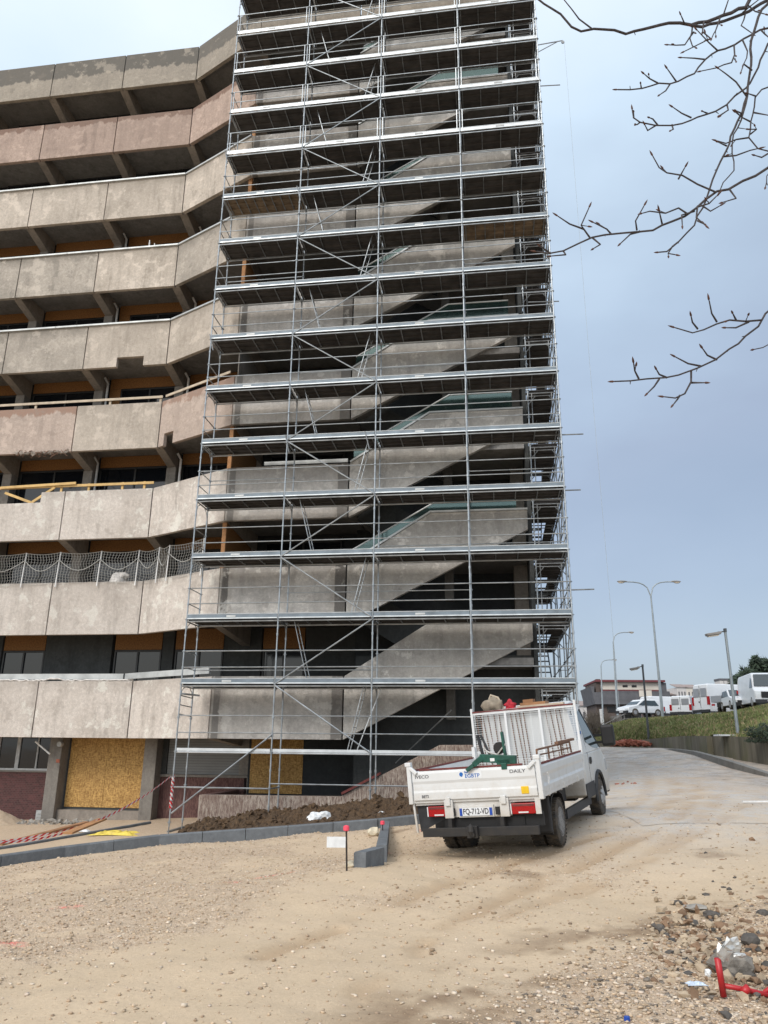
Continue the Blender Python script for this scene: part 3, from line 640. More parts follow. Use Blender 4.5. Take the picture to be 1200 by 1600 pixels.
# ground floor
zg = -3.6
for s in (-6.3, -2.65, -9.9, -13.5):
    MB().box(s - .24, s + .24, 4.1, 4.9, zg, .70).build('pillar', 'column_concrete', bld, bevel=.02)
def bay_window(a, b, lo, hi, n):
    f = MB(); bb = .07
    f.box(a, a + bb, 4.62, 4.74, lo, hi); f.box(b - bb, b, 4.62, 4.74, lo, hi); f.box(a + bb, b - bb, 4.62, 4.74, hi - bb, hi); f.box(a + bb, b - bb, 4.60, 4.74, lo, lo + bb)
    for i in range(1, n):
        x = a + (b - a) * i / n; wd = .07 if i % 2 == 0 else .025
        f.box(x - wd, x + wd, 4.63, 4.73, lo + bb, hi - bb)
    w = f.build('window', 'frame_light', bld); MB().box(a + bb, b - bb, 4.68, 4.69, lo + bb, hi - bb).build('pane', 'dark_glass', w)
bay_window(-9.66, -6.54, -.92, .68, 4); bay_window(-13.2, -10.14, -.92, .68, 4)
MB().box(-13.2, -10.14, 4.6, 4.95, zg, -.98).build('wall', 'clinker', bld); MB().box(-9.66, -6.54, 4.6, 4.95, zg, -.98).build('wall', 'clinker', bld)
MB().box(-13.3, -6.5, 4.56, 4.96, -.978, -.925).build('sill', 'column_concrete', bld)
for a, b in ((-5.98, -4.53), (-4.52, -3.0)):
    MB().box(a, b, 4.6, 4.62, -2.14, .68).build('board', 'osb', bld)
MB().box(-6.06, -2.89, 4.63, 4.9, zg, .68).build('wall', 'render_grey', bld)
MB().box(-6.05, -2.9, 4.3, 4.63, zg, -2.22).build('sill', 'beam_concrete', bld)
MB().box(-2.41, .72, 4.62, 4.95, zg, -1.06).build('wall', 'ribbed_maroon', bld); MB().box(-2.41, .85, 4.56, 4.96, -1.058, -.97).build('sill', 'column_concrete', bld)
o = MB()
for i in range(17): o.box(-2.2, .5, 4.66, 4.70, -.96 + i * .092, -.96 + i * .092 + .085)
o.build('roller_shutter', 'roller_shutter', bld)
MB().box(-2.41, -2.21, 4.6, 4.95, -.96, .68).build('wall', 'render_grey', bld); MB().box(.51, .85, 4.6, 4.95, -.96, .68).build('column', 'column_concrete', bld)
MB().box(-2.3, .6, 4.8, 4.95, -.95, .68).build('wall', 'render_dark', bld)
MB().box(.95, 2.85, 4.5, 4.52, -1.55, .68).build('board', 'osb', bld)
MB().box(2.86, 4.95, 4.5, 4.6, -1.9, .68).build('wall', 'render_dark', bld); MB().box(.86, 2.85, 4.53, 4.6, -1.9, .68).build('wall', 'render_dark', bld)
MB().box(4.95, 11.0, 2.9, 3.05, -2.6, 3.0).build('wall', 'render_grey', bld)
MB().box(4.96, 5.1, 3.06, 4.6, -2.6, .68).build('wall', 'render_grey', bld)
# vent grille and red plate on the pillar, camera and pipe bracket
g = MB()
g.box(-7.0, -6.56, 4.55, 4.59, -2.95, -2.28)
for i in range(5): g.box(-6.96, -6.6, 4.52, 4.548, -2.88 + i * .12, -2.82 + i * .12)
g.build('vent_grille', 'frame_light', bld)
MB().box(-6.2, -5.98 + -.09, 4.07, 4.095, -.62, -.50).build('wall_plate', 'brick_red', bld)
MB().bar((-7.0, 3.9, .1), (-6.35, 3.85, -.32), .05, .05).build('bracket', 'white_pole', bld)
c = MB().lathe([(0, .02), (.0, .09), (.16, .09), (.16, .02)], (-6.1, 3.95, .02), 'y', 14); c.build('camera_housing', 'frame_light', bld, smooth=False)
# plinth that climbs beside the stair
poly = [(.35, 1.3, -3.2), (.35, 1.3, -1.45), (4.85, 1.3, -1.42), (7.9, 1.3, .12), (10.9, 1.3, .16), (10.9, 1.3, -3.2)]
MB().prism(poly, (0, 0, 0), (0, .35, 0)).build('plinth', 'ribbed_stone', bld, bevel=.02)
MB().prism([(.35, 1.66, -3.2), (.35, 4.5, -3.2), (.35, 4.5, -1.45), (.35, 1.66, -1.45)], (0, 0, 0), (.25, 0, 0)).build('plinth', 'ribbed_maroon', bld)
MB().bar((4.9, 1.25, -1.33), (6.1, 1.25, -.72), .06, .07).build('handrail', 'rust_red', bld)
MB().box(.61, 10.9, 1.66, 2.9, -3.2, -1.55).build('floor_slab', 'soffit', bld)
# outside stair
for j in range(1, 9):
    z0 = zb(j); y = 1.3; zt = z0 + PH
    poly = [(4.885, y, z0), (10.85, y, z0 + 3.02), (10.85, y, z0 + 3.68), (7.68, y, z0 + 3.68), (4.885, y, zt)]
    if j == 8: poly = [(4.885, y, z0), (10.85, y, z0 + 3.02), (10.85, y, z0 + 3.68), (7.68, y, z0 + 3.68), (4.885, y, zt)]
    MB().prism(poly, (0, 0, 0), (0, .17, 0)).build('stair_parapet', 'panel_stair', bld, bevel=.012)
    # flight 1 behind it, landing, flight 2 back to the next floor
    f = MB(); lz = z0 + 2.52
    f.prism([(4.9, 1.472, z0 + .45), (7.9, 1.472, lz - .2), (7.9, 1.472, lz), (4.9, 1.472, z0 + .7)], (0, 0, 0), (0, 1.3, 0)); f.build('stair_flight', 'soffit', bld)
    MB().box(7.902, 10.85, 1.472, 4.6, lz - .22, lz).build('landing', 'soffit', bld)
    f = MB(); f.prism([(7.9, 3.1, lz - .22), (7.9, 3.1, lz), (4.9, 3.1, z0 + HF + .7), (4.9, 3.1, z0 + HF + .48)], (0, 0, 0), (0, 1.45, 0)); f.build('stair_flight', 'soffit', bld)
    MB().prism([(7.85, 2.98, lz - .3), (7.85, 2.98, lz + 1.0), (4.9, 2.98, z0 + HF + 1.75), (4.9, 2.98, z0 + HF + .4)], (0, 0, 0), (0, .11, 0)).build('stair_parapet', 'render_grey', bld)
    # column and stub beam that carry the landing
    MB().box(8.05, 8.35, 2.3, 2.6, z0 + .9 if j > 1 else .9, lz - .222).build('column', 'column_dark', bld, bevel=.015)
    if j >= 2:
        cp_ = MB()
        cp_.bar((4.9, 1.38, zt + .045), (7.68, 1.38, z0 + 3.725), .24, .06); cp_.bar((7.66, 1.38, z0 + 3.715), (10.86, 1.38, z0 + 3.715), .24, .06); cp_.build('coping', 'zinc', bld)
        gl = MB()
        gl.prism([(5.0, 1.40, zt + .12), (7.68, 1.40, z0 + 3.76), (10.5, 1.40, z0 + 3.76), (10.5, 1.40, z0 + 4.36), (8.35, 1.40, z0 + 4.36), (5.0, 1.40, zt + .5)], (0, 0, 0), (0, .012, 0))
        gl.build('glass_balustrade', 'green_glass', bld)
        MB().tube([(5.0, 1.405, zt + .53), (8.35, 1.405, z0 + 4.39), (10.52, 1.405, z0 + 4.39)], .03, 8).build('handrail', 'zinc', bld)
# railing with glass on the flat balcony of the third level
for j in (3,):
    z1 = zb(j) + PH
    MB().box(1.8, 4.8, 1.36, 1.42, z1 + .07, z1 + .2).build('handrail', 'zinc', bld)
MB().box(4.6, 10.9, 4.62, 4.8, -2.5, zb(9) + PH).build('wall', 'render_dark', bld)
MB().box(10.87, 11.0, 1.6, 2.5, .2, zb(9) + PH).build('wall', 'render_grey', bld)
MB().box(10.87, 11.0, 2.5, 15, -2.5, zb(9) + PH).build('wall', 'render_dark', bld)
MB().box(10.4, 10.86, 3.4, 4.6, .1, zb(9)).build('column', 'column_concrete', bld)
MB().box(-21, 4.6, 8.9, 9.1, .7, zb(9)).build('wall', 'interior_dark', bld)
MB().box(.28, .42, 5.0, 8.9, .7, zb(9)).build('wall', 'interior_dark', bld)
# roof over the stair
MB().box(4.9, 11.0, 1.3, 1.47, zb(9), zb(9) + PH).build('parapet_panel', 'panel_roof', bld); MB().box(4.862, 11.0, 1.472, 15, zb(9) + .47, zb(9) + .7).build('roof', 'soffit', bld)
# upright timbers and side boards at the bend of the facade
for j in range(1, 9):
    zlo, zhi = zb(j) + PH + .0, zb(j + 1)
    m = 'white_pole' if j == 4 else ('timber_orange')
    if j in (2, 3, 5, 6, 7): MB().box(.38, .52, 1.52, 1.62, zlo - 1.2, zhi + .4).build('post', m, bld)
    if j in (2, 3, 4, 5, 6): MB().box(.46, .5, 1.66, 4.4, zlo - .3, zhi + .45).build('board', 'osb_dark' if j != 4 else 'column_concrete', bld)
    # door frames and windows deep in the flat balconies
    if j > 1:
        w = MB(); w.box(.9, .96, 4.9, 5.0, zb(j) + .72, zhi + .3); w.box(3.9, 3.96, 4.9, 5.0, zb(j) + .72, zhi + .3); w.box(.96, 3.9, 4.9, 5.0, zhi + .1, zhi + .3); w.box(2.4, 2.46, 4.9, 5.0, zb(j) + .72, zhi + .1)
        w = w.build('window', 'frame_dark', bld); MB().box(.96, 3.9, 4.95, 4.96, zb(j) + .72, zhi + .1).build('pane', 'dark_glass', w)
        MB().box(.5, 4.86, 5.1, 5.2, zb(j) + .7, zhi + .47).build('wall', 'render_dark', bld)
# laid timber on the first-floor parapet
def lay(a, b, z, w, h, m, nm='coping'): MB().bar((*a, z), (*b, z + .0), w, h).build(nm, m, bld)
MB().bar((-14.0, 3.25, 2.36), (-3.55, 3.25, 2.36), .06, .2).build('coping', 'zinc', bld); MB().bar((-3.45, 3.2, 2.36), (.3, 1.55, 2.40), .06, .2).build('coping', 'zinc', bld)
mb = MB(); rr = random.Random(5); P = []
for i in range(90): P.append((-12 + i * .1, 3.12 + rr.uniform(-.03, .03), 2.22 + rr.uniform(-.02, .02) + (.05 if 55 < i < 62 else 0)))
MB().tube(P, .028, 6).build('rope', 'white_rubble_bag', bld)

# torn foot of one panel with its bare reinforcement
m = MB(); rr = random.Random(12)
for i in range(46):
    s0 = rr.uniform(-9.0, -6.85); z_ = zb(4) + rr.uniform(-.05, .12); P = [Vector((s0, 3.08 + rr.uniform(-.04, .1), z_))]
    for q in range(3): P.append(P[-1] + Vector((rr.uniform(-.16, .16), rr.uniform(-.05, .05), rr.uniform(-.14, .05))))
    m.tube(P, .011, 4)
m.build('reinforcement', 'rust_brown', bld)
m = MB()
for i in range(60): m.blob((-9.1 + i * .038 + rr.uniform(-.03, .03), 3.12, zb(4) + rr.uniform(-.03, .05)), rr.uniform(.03, .09), i, 1, .5, (1.3, .8, .8))
m.build('spalled_edge', 'beam_concrete', bld)

# timber guard rails on two balconies
def rail(label, zt, y, x0, x1, mat, posts, xtra=None, hh=.32):
    r = thing('guard_rail', label, 'guard rail', (0, 0, 0)); r.location = W(0, 0, 0); r.rotation_euler = (0, 0, TH)
    MB().bar((x0, y, zt + hh), (x1, y, zt + hh), .04, .1).build('rail', mat, r)
    for s in posts: MB().box(s - .045, s + .045, y + .03, y + .08, zt - .1, zt + hh + .08).build('post', mat, r)
    if xtra:
        for a, b in xtra: MB().bar(a, b, .04, .1).build('rail', mat, r)
    return r
z4 = zb(4) + PH; z3 = zb(3) + PH
rail('weathered grey timber guard rail on the fourth balcony, above the chipped pink parapet', z4, 3.32, -14, -3.2, 'timber_pale', (-12.4, -8.7, -5.45, -3.3), [((-3.05, 3.28, z4 + .32), (.2, 1.62, z4 + .34))])
rail('new yellow timber guard rail on the balcony with the broken parapet', z3, 3.32, -14, -3.2, 'timber_yellow', (-7.05, -5.9, -4.5, -3.9 + .3), [((-9.6, 3.25, z3 + .3), (-6.4, 3.25, z3 + .38)), ((-9.4, 3.3, z3 + .1), (-8.2, 3.3, z3 - .35)), ((-8.2, 3.3, z3 - .35), (-7.3, 3.3, z3 + .25))], .30)
# safety net with its posts
nt = thing('safety_net', 'grey knotted safety net on white posts along the second balcony', 'safety net'); nt.location = W(0, 0, 0); nt.rotation_euler = (0, 0, TH)
zn = zb(2) + PH; sp = [-12.0, -9.9, -7.9, -6.5, -4.85, -3.35, -2.4, -1.9, -.3]
def fpt(s): return 3.02 if s <= -3.1 else 3.02 - (s + 3.1) * .5
for s in sp: MB().tube([(s - .03, fpt(s), zn - .18), (s, fpt(s) + .02, zn + 1.16)], .026, 8).build('post', 'white_pole', nt)
for a, b in zip(sp[:-1], sp[1:]):
    m_ = MB(); L = b - a; nx = max(3, int(L / .11)); nz_ = 11
    def q(i, k):
        u = i / nx; v = k / nz_; sag = math.sin(math.pi * u) * (.05 + .05 * (k / nz_)); s = a + L * u + .04 * math.sin(k * 1.3 + a) * math.sin(math.pi * u)
        return (s, fpt(s) - .01 + .06 * math.sin(math.pi * u), zn + 1.14 - sag - v * (1.12 - .05 * math.sin(3 * u + a)))
    for i in range(nx + 1): m_.tube([q(i, k) for k in range(nz_ + 1)], .0055, 3, False)
    for k in range(nz_ + 1): m_.tube([q(i, k) for i in range(nx + 1)], .0055 if k else .012, 3, False)
    P = [(a + L * i / 8, fpt(a + L * i / 8) - .03, zn + .85 - .42 * math.sin(math.pi * i / 8)) for i in range(9)]; m_.tube(P, .014, 4, False)
    m_.build('net', 'net_cord', nt)
b_ = thing('rubble_sack', 'white woven rubble sack standing behind the safety net', 'sack', tuple(W(-4.35, 3.55, zn + .02)));
MB().blob((0, 0, -.42), .42, 3, 3, .10, (1.0, .8, 1.95)).build('sack_body', 'white_rubble_bag', b_, smooth=True); MB().blob((.16, 0, .28), .22, 8, 3, .28, (1.1, .8, .75)).build('sack_neck', 'white_rubble_bag', b_, smooth=True)
pv = MB().bar((0, 0, 0), (0, 0, .55), .12, .03); pv.bar((.22, 0, .12), (.22, 0, .42), .07, .03); pv.bar((.0, 0, .25), (.38, 0, .25), .03, .03)
o = pv.build('bracket_offcut', 'white_pole'); o.location = W(-4.55, 3.35, zb(6) + PH + .0); tag(o, 'white bracket sticking up from the coping of the sixth balcony', 'bracket')

# ============================================================ SCAFFOLD
sc = thing('scaffold', 'tall galvanised steel scaffold of four bays with many decks, in front of the block', 'scaffold', (BX, BY, 0), (0, 0, TH))
BW = 2.99; Z0 = 1.85; NL = 15; TW = 1.0
def gl_(s, t): v = W(s, t); return g1(v.x, v.y)
top = Z0 + 2 * NL - .9
def standard(s, t, zlo, zhi, par, r=.024):
    m = MB().tube([(s, t, zlo), (s, t, zhi)], r, 8); z = math.ceil((zlo - Z0) / .5) * .5 + Z0
    while z < zhi:
        m.lathe([(z - .045, r + .002), (z - .045, .034), (z + .035, .034), (z + .035, r + .002)], (s, t, 0), 'z', 8)
        if round((z - Z0) / .5) % 2 == 0: m.lathe([(z - .008, .03), (z - .008, .062), (z + .008, .062), (z + .008, .03)], (s, t, 0), 'z', 8)
        z += .5
    o = m.build('standard', 'galvanised', par)
    # screw jack and base plate
    b = MB().tube([(s, t, zlo - .22), (s, t, zlo)], .017, 6); b.box(s - .075, s + .075, t - .075, t + .075, zlo - .24, zlo - .222); b.build('base_jack', 'galvanised_dull', par)
for k in range(5):
    for t in (0, TW):
        s = k * BW; lo = gl_(s, t) + .26 + (.4 if k in (1, 2) else (.3 if k > 2 else 0))
        standard(s, t, lo, top, sc)
for j in range(0, NL):
    z = Z0 + 2 * j
    for k in range(4):
        a, b = k * BW, (k + 1) * BW
        alu = j >= 10
        # deck of three planks, ribbed beneath
        p = MB()
        for i in range(3): p.box(a + .04, b - .04, .05 + i * .305, .05 + i * .305 + .295, z + .0, z + .03)
        for i in range(3):
            for e in (0, .265): p.box(a + .04, b - .04, .05 + i * .305 + e, .05 + i * .305 + e + .03, z - .045, z - .001)
        special_deck = (j in (9,) and k == 0) or (j == 8 and k == 3) 
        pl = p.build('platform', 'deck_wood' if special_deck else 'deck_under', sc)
        r = MB()
        for q in np.linspace(a + .12, b - .12, 5 if not special_deck else 9): r.box(q - .016, q + .016, .08, .94, z - .052, z - .012)
        r.box(a + .03, b - .03, .945, .965, z - .05, z + .035); r.build('rib', 'galvanised_dull', pl)
        # ledgers carrying it, toe board
        l = MB(); l.tube([(a, 0, z - .07), (b, 0, z - .07)], .024, 6); l.tube([(a, TW, z - .07), (b, TW, z - .07)], .024, 6)
        l.build('ledger', 'galvanised' , sc)
        tb = MB().box(a + .03, b - .03, -.035, -.01, z + .0, z + (.15 if not alu else .17)).build('toe_board', 'toe_alu' if alu else 'toe_steel', sc)
        lp = MB().tube([(a + .03, -.03, z + .155), (b - .03, -.03, z + .155)], .014, 6).build('lip', 'galvanised_bright', tb)
        MB().box(a + .03, b - .03, -.047, -.036, z + .0, z + .035).build('lip', 'galvanised_bright', tb)
        if k in (0, 2) or alu: MB().box((a + b) / 2 - .18, (a + b) / 2 + .12, -.0485, -.046, z + .05, z + .11).build('maker_plate', 'zinc' if not alu else 'frame_light', tb)
        # guard rails
        g = MB()
        if alu and k < 4:
            for h in (.5, 1.0): g.tube([(a + .05, -.03, z + h), (b - .05, -.03, z + h)], .018, 6)
            for x in (a + .1, b - .1): g.tube([(x, -.03, z + .1), (x, -.03, z + 1.0)], .018, 6)
        else:
            for h in (.5, 1.0): g.tube([(a, 0, z + h), (b, 0, z + h)], .018, 6)
        if (j * 3 + k) % 4 in (0, 1):
            h = 1.0 if j % 2 else .5
            g.tube([(a, TW, z + h), (b, TW, z + h)], .018, 6)
        g.build('guard_rail', 'galvanised', sc)
    for k in range(5):
        s = k * BW; t_ = MB().tube([(s, 0, z - .07), (s, TW, z - .07)], .024, 6)
        if k in (0, 4):
            for h in (.5, 1.0): t_.tube([(s, 0, z + h), (s, TW, z + h)], .018, 6)
            t_.box(s - .015, s + .015, .05, .95, z, z + .15)
        # curved gusset under the transom
        t_.tube([(s, .02, z - .40), (s, .10, z - .20), (s, .28, z - .09)], .014, 5); t_.tube([(s, TW - .02, z - .40), (s, TW - .10, z - .20), (s, TW - .28, z - .09)], .014, 5)
        t_.build('transom', 'galvanised', sc)
    # ladders in the second bay, leaning left and right by turns
    if j <= NL - 1:
        zl0, zl1 = z - 2 + (.05), z - .02
        if j % 2 == 1: xa, xb = BW + .95, BW + .45
        else: xa, xb = 2 * BW - .75, 2 * BW - .28
        ld = MB()
        for t in (.25, .72): ld.tube([(xa, t, zl0), (xb, t, zl1)], .015, 6)
        for i in range(7):
            u = (i + .6) / 7.2; ld.tube([(xa + (xb - xa) * u, .25, zl0 + (zl1 - zl0) * u), (xa + (xb - xa) * u, .72, zl0 + (zl1 - zl0) * u)], .009, 5)
        ld.build('ladder', 'galvanised', sc)
    # face bracing zigzag in the second bay
    a, b = (BW, 2 * BW) if j % 2 == 0 else (2 * BW, BW)
    if j < NL - 1: MB().tube([(a, -.045, z - .02), (b, -.045, z + 1.94)], .022, 6).build('brace', 'galvanised', sc)
# the base lift
zz = Z0 - 2
b = MB(); 
for k in range(4):
    b.tube([(k * BW, 0, zz - .02), ((k + 1) * BW, 0, zz - .02)], .024, 6)
    b.box(k * BW + .04, (k + 1) * BW - .04, -.02, .02, zz + .015, zz + .10)
b.build('ledger', 'toe_alu', sc)
b = MB()
for k in range(4):
    for h in (-.5 - .5, -.5 + .1): pass
for h in (.55, 1.05): b.tube([(0, 0, zz + h), (4 * BW, 0, zz + h)], .018, 6)
b.tube([(BW, 0, zz - .88), (4 * BW, 0, zz - .88)], .02, 6)
b.build('guard_rail', 'galvanised', sc)
b = MB(); b.tube([(0, 0, zz - 1.02), (BW, 0, zz - 1.02)], .024, 6); b.tube([(BW, 0, zz - 1.02), (BW, TW, zz - 1.02)], .022, 6); b.tube([(0, TW, zz - .02), (4 * BW, TW, zz - .02)], .022, 6); b.build('ledger', 'galvanised', sc)
MB().tube([(.05, -.04, zz - 1.75), (BW, -.04, zz + .5)], .024, 6).build('brace', 'galvanised', sc)
MB().tube([(BW, -.04, Z0 - .05), (2 * BW, -.04, zz + .02)], .024, 6).build('brace', 'galvanised', sc)
MB().tube([(2 * BW + .4, 2.6, zz - .3), (2 * BW + 2.3, 1.2, zz + 1.3)], .022, 6).build('brace', 'galvanised', sc)
MB().tube([(2 * BW + .2, .55, Z0 - .1), (2 * BW - .5, .55, zz + .1)], .018, 6).build('ladder', 'toe_alu', sc)
b = MB()
for i in range(3): b.tube([(0, 0, Z0 - .35 - i * .28), (0, TW, Z0 - .38 - i * .28)], .018, 6)
b.tube([(-.1, .3, Z0 - .28), (.5, .3, Z0 - .34)], .03, 6); b.build('guard_rail', 'galvanised_dull', sc)
for j, h in ((10, -.35), (4, .3), (1, .3)): pass
for z, l in ((24.0, .8), (9.75, .75), (7.85, .55), (4.65, .75), (14.7, .25)):
    MB().tube([(4 * BW - .8, .35, z), (4 * BW + l, .5, z + .05)], .022, 6).build('spare_tube', 'galvanised_dull', sc)
for s, j in ((3.1, 4), (.1, 10), (5.8, 4), (.15, 6), (3.05, 9)): MB().tube([(s, -.1, Z0 + 2 * j - .5), (s - .15, -.16, Z0 + 2 * j + .12)], .018, 6).build('wall_tie', 'galvanised_dull', sc)

# hoist arm with its thin rope
hs = thing('rope_hoist', 'small galvanised hoist arm with a thin rope at the right edge of the scaffold', 'hoist'); hs.location = W(0, 0, 0); hs.rotation_euler = (0, 0, TH)
zh = 25.55
h = MB(); h.tube([(4 * BW, 0, zh), (4 * BW + .95, -.0, zh + .08)], .022, 6); h.tube([(4 * BW, 0, zh - .35), (4 * BW + .75, 0, zh + .05)], .018, 6); h.lathe([(-.02, .02), (-.02, .06), (.02, .06), (.02, .02)], (4 * BW + .95, 0, zh + .0), 'y', 12); h.build('arm', 'galvanised_dull', hs)
MB().tube([(4 * BW + 1.0, 0, zh), (4 * BW + 1.05, .02, 12), (4 * BW + 1.15, 0, 1.2)], .006, 4).build('rope', 'lamp_pole', hs)

# access tower round the corner: stair flights between tubes
tw = thing('access_tower', 'galvanised scaffold tower with stair flights round the right-hand corner of the block', 'scaffold tower', (BX, BY, 0), (0, 0, TH))
TS = (11.05, 12.0); TT = (1.35, 3.9, 6.5, 9.1)
for t in TT:
    for s in TS + ((12.32,) if t in (3.9, 6.5) else ()): standard(s, t, gl_(s, t) + .3, top + .2, tw, .022)
for s in (11.12, ): pass
for j in range(0, NL):
    z = Z0 + 2 * j
    for i in (0, 1, 2):
        a, b = TT[i], TT[i + 1]
        p = MB(); p.box(11.1 if i != 1 else 11.62, 11.95, a + .04, b - .04, z, z + .03)
        for e in np.linspace(a + .1, b - .1, 7): p.box(11.1 if i != 1 else 11.62, 11.95, e - .02, e + .02, z - .05, z - .001)
        p.build('platform', 'deck_under', tw)
        g = MB()
        for h in (.5, 1.0): g.tube([(12.0, a, z + h), (12.0, b, z + h)], .018, 5)
        g.box(12.02, 12.04, a + .03, b - .03, z, z + .15); g.tube([(12, a, z - .07), (12, b, z - .07)], .022, 5); g.tube([(11.05, a, z - .07), (11.05, b, z - .07)], .022, 5)
        g.build('guard_rail', 'galvanised', tw)
    # portal frame under each deck
    for t in TT[:3]:
        f = MB(); f.tube([(11.05, t, z - .12), (12.0, t, z - .12)], .02, 5); f.tube([(11.05, t, z - .22), (11.9, t, z - .22)], .016, 5)
        f.tube([(11.07, t, z - .5), (11.3, t, z - .22)], .016, 5); f.tube([(11.98, t, z - .5), (11.75, t, z - .22)], .016, 5)
        f.tube([(11.85, t, z - 1.98), (11.85, t, z - .1)], .02, 6); f.tube([(11.18, t, z - 1.98), (11.18, t, z - .1)], .016, 6)
        f.build('portal_frame', 'galvanised_dull', tw)
    # stair flight in the outer bay
    a, b = (TT[1], TT[2]) if j % 2 else (TT[2], TT[1]); st2 = MB()
    for s in (11.14, 11.58): st2.bar((s, a, z - 2), (s, b, z), .03, .14)
    for i in range(9):
        u = (i + .5) / 9; st2.box(11.16, 11.56, a + (b - a) * u - .1, a + (b - a) * u + .1, z - 2 + 2 * u - .015, z - 2 + 2 * u + .015)
    st2.build('stair_flight', 'galvanised_dull', tw)
    MB().tube([(12.0, TT[1], z + 1.0), (12.32, TT[1], z + 1.0), (12.32, TT[2], z + 1.0), (12.0, TT[2], z + 1.0)], .018, 5).build('guard_rail', 'galvanised', tw)
    d = MB(); d.tube([(12.0, TT[0], z), (12.0, TT[1], z + 2)] if j % 2 else [(12.0, TT[1], z), (12.0, TT[0], z + 2)], .018, 5); d.build('brace', 'galvanised', tw)

# ============================================================ TRUCK (x right, y forward, z up; origin on the ground under the rear axle)
fw = math.radians(25.3); fd = Vector((math.sin(fw), math.cos(fw), 0)); rt = Vector((math.cos(fw), -math.sin(fw), 0))
org = Vector((2.046, 13.559, -1.492))
tk = thing('flatbed_truck', 'white dropside tipper truck with mesh headboard, parked with its back to the viewer', 'truck')
roll = R(4.19); pit = R(3.51)
tk.matrix_world = Matrix.Translation(org) @ Matrix.Rotation(-fw, 4, 'Z') @ Matrix.Rotation(pit, 4, 'X') @ Matrix.Rotation(-roll, 4, 'Y')
tk['turn'] = 0; del tk['turn']
WP = 'white_paint'
def wheel(x, y, side, dual=False, front=False):
    m = MB(); Rr = .355; w = .20 if not front else .22; h = w / 2
    m.lathe([(-h, .215), (-h, .30), (-h * .9, Rr - .02), (-h * .65, Rr), (h * .65, Rr), (h * .9, Rr - .02), (h, .30), (h, .215)], (x, y, Rr - .01), 'x', 40)
    # tread blocks
    for i in range(36):
        a = 2 * math.pi * i / 36
        for q in (-.055, .055):
            c = Vector((x + q, y + Rr * math.cos(a + q), Rr - .01 + Rr * math.sin(a + q))); tn = Vector((0, -math.sin(a), math.cos(a)))
            m.bar(c - tn * .018, c + tn * .018, .085, .016, (0, math.cos(a), math.sin(a)))
    o = thing('wheel', None, None); o.parent = tk
    m.build('tyre', 'tyre', o)
    r = MB(); s = side
    if front: r.lathe([(s * (h - .02), .22), (s * (h + .0), .205), (s * (h - .02), .17), (s * (h + .03), .11), (s * (h + .05), .07), (s * (h + .05), .01)], (x, y, Rr - .01), 'x', 24)
    else: r.lathe([(s * h, .222), (s * (h - .01), .20), (s * (h - .10), .165), (s * (h - .12), .09), (s * (h - .05), .075), (s * (h - .05), .01)], (x, y, Rr - .01), 'x', 28)
    for i in range(8):
        a = 2 * math.pi * i / 8; r.box(x + s * (h - .125) - .012, x + s * (h - .125) + .03, y + .135 * math.cos(a) - .018, y + .135 * math.cos(a) + .018, Rr - .01 + .135 * math.sin(a) - .018, Rr - .01 + .135 * math.sin(a) + .018)
    r.build('rim', 'rim_steel', o)
    if front:
        for i in range(5):
            a = 2 * math.pi * i / 5; q = MB().bar((x + s * (h + .045), y + .03 * math.cos(a), Rr + .03 * math.sin(a)), (x + s * (h + .01), y + .19 * math.cos(a), Rr + .19 * math.sin(a)), .05, .02, (1, 0, 0)); q.build('hub_spoke', 'rim_steel', o)
for s in (-1, 1):
    wheel(s * .86, 0, s); wheel(s * .62, 0, -s); wheel(s * .90, 3.45, s, front=True)
m = MB()
for s in (-1, 1): m.box(s * .42 - .05, s * .42 + .05, -1.2, 3.9, .56, .74)
m.box(-.8, .8, -.08, .08, .28, .42); m.tube([(-.62, 0, .35), (.62, 0, .35)], .10, 10); m.box(-.5, .5, 3.3, 3.6, .3, .5)
for y in (-.9, .5, 1.5, 2.4): m.box(-.37, .37, y - .05, y + .05, .58, .70)
for s in (-1, 1): m.bar((s * .47, -.75, .56), (s * .47, .75, .56), .07, .05); m.tube([(s * .42, -.3, .35), (s * .42, -.3, .62)], .05, 8)
m.tube([(.3, 1.1, .62), (-.3, 1.1, .62)], .12, 10); m.box(-.85, -.45, .8, 1.7, .38, .68); m.box(.5, .72, 1.0, 1.6, .5, .8)
m.build('chassis', 'chassis', tk)
# side step rail
MB().bar((.90, .62, .37), (.90, 2.75, .37), .06, .14).build('side_rail', 'dark_plastic', tk); MB().bar((-.90, .62, .37), (-.90, 2.75, .37), .06, .14).build('side_rail', 'dark_plastic', tk)
# rear arches and flaps
for s in (-1, 1):
    m = MB(); pr = [(.44, .33), (.47, .58), (.36, .72), (.15, .79), (-.15, .79), (-.36, .72), (-.47, .58), (-.50, .22)]
    pts = [(s * .66, y, z) for y, z in pr]; pts2 = [(s * .94, y, z) for y, z in pr]
    n = len(pr); m.add(pts + pts2 + [(x, y * 1.06, z + .02) for x, y, z in pts] + [(x, y * 1.06, z + .02) for x, y, z in pts2],
      [(i, i + 1, n + i + 1, n + i) for i in range(n - 1)] + [(2 * n + i, 3 * n + i, 3 * n + i + 1, 2 * n + i + 1) for i in range(n - 1)] + [(n + i, n + i + 1, 3 * n + i + 1, 3 * n + i) for i in range(n - 1)] + [(i, 2 * n + i, 2 * n + i + 1, i + 1) for i in range(n - 1)])
    m.build('mudguard', 'black_plastic', tk)
    MB().box(s * .70 if s > 0 else -.96, .96 if s > 0 else -.70, -.62, -.56, .26, .80).build('mud_flap', 'dark_plastic', tk, bevel=.03)
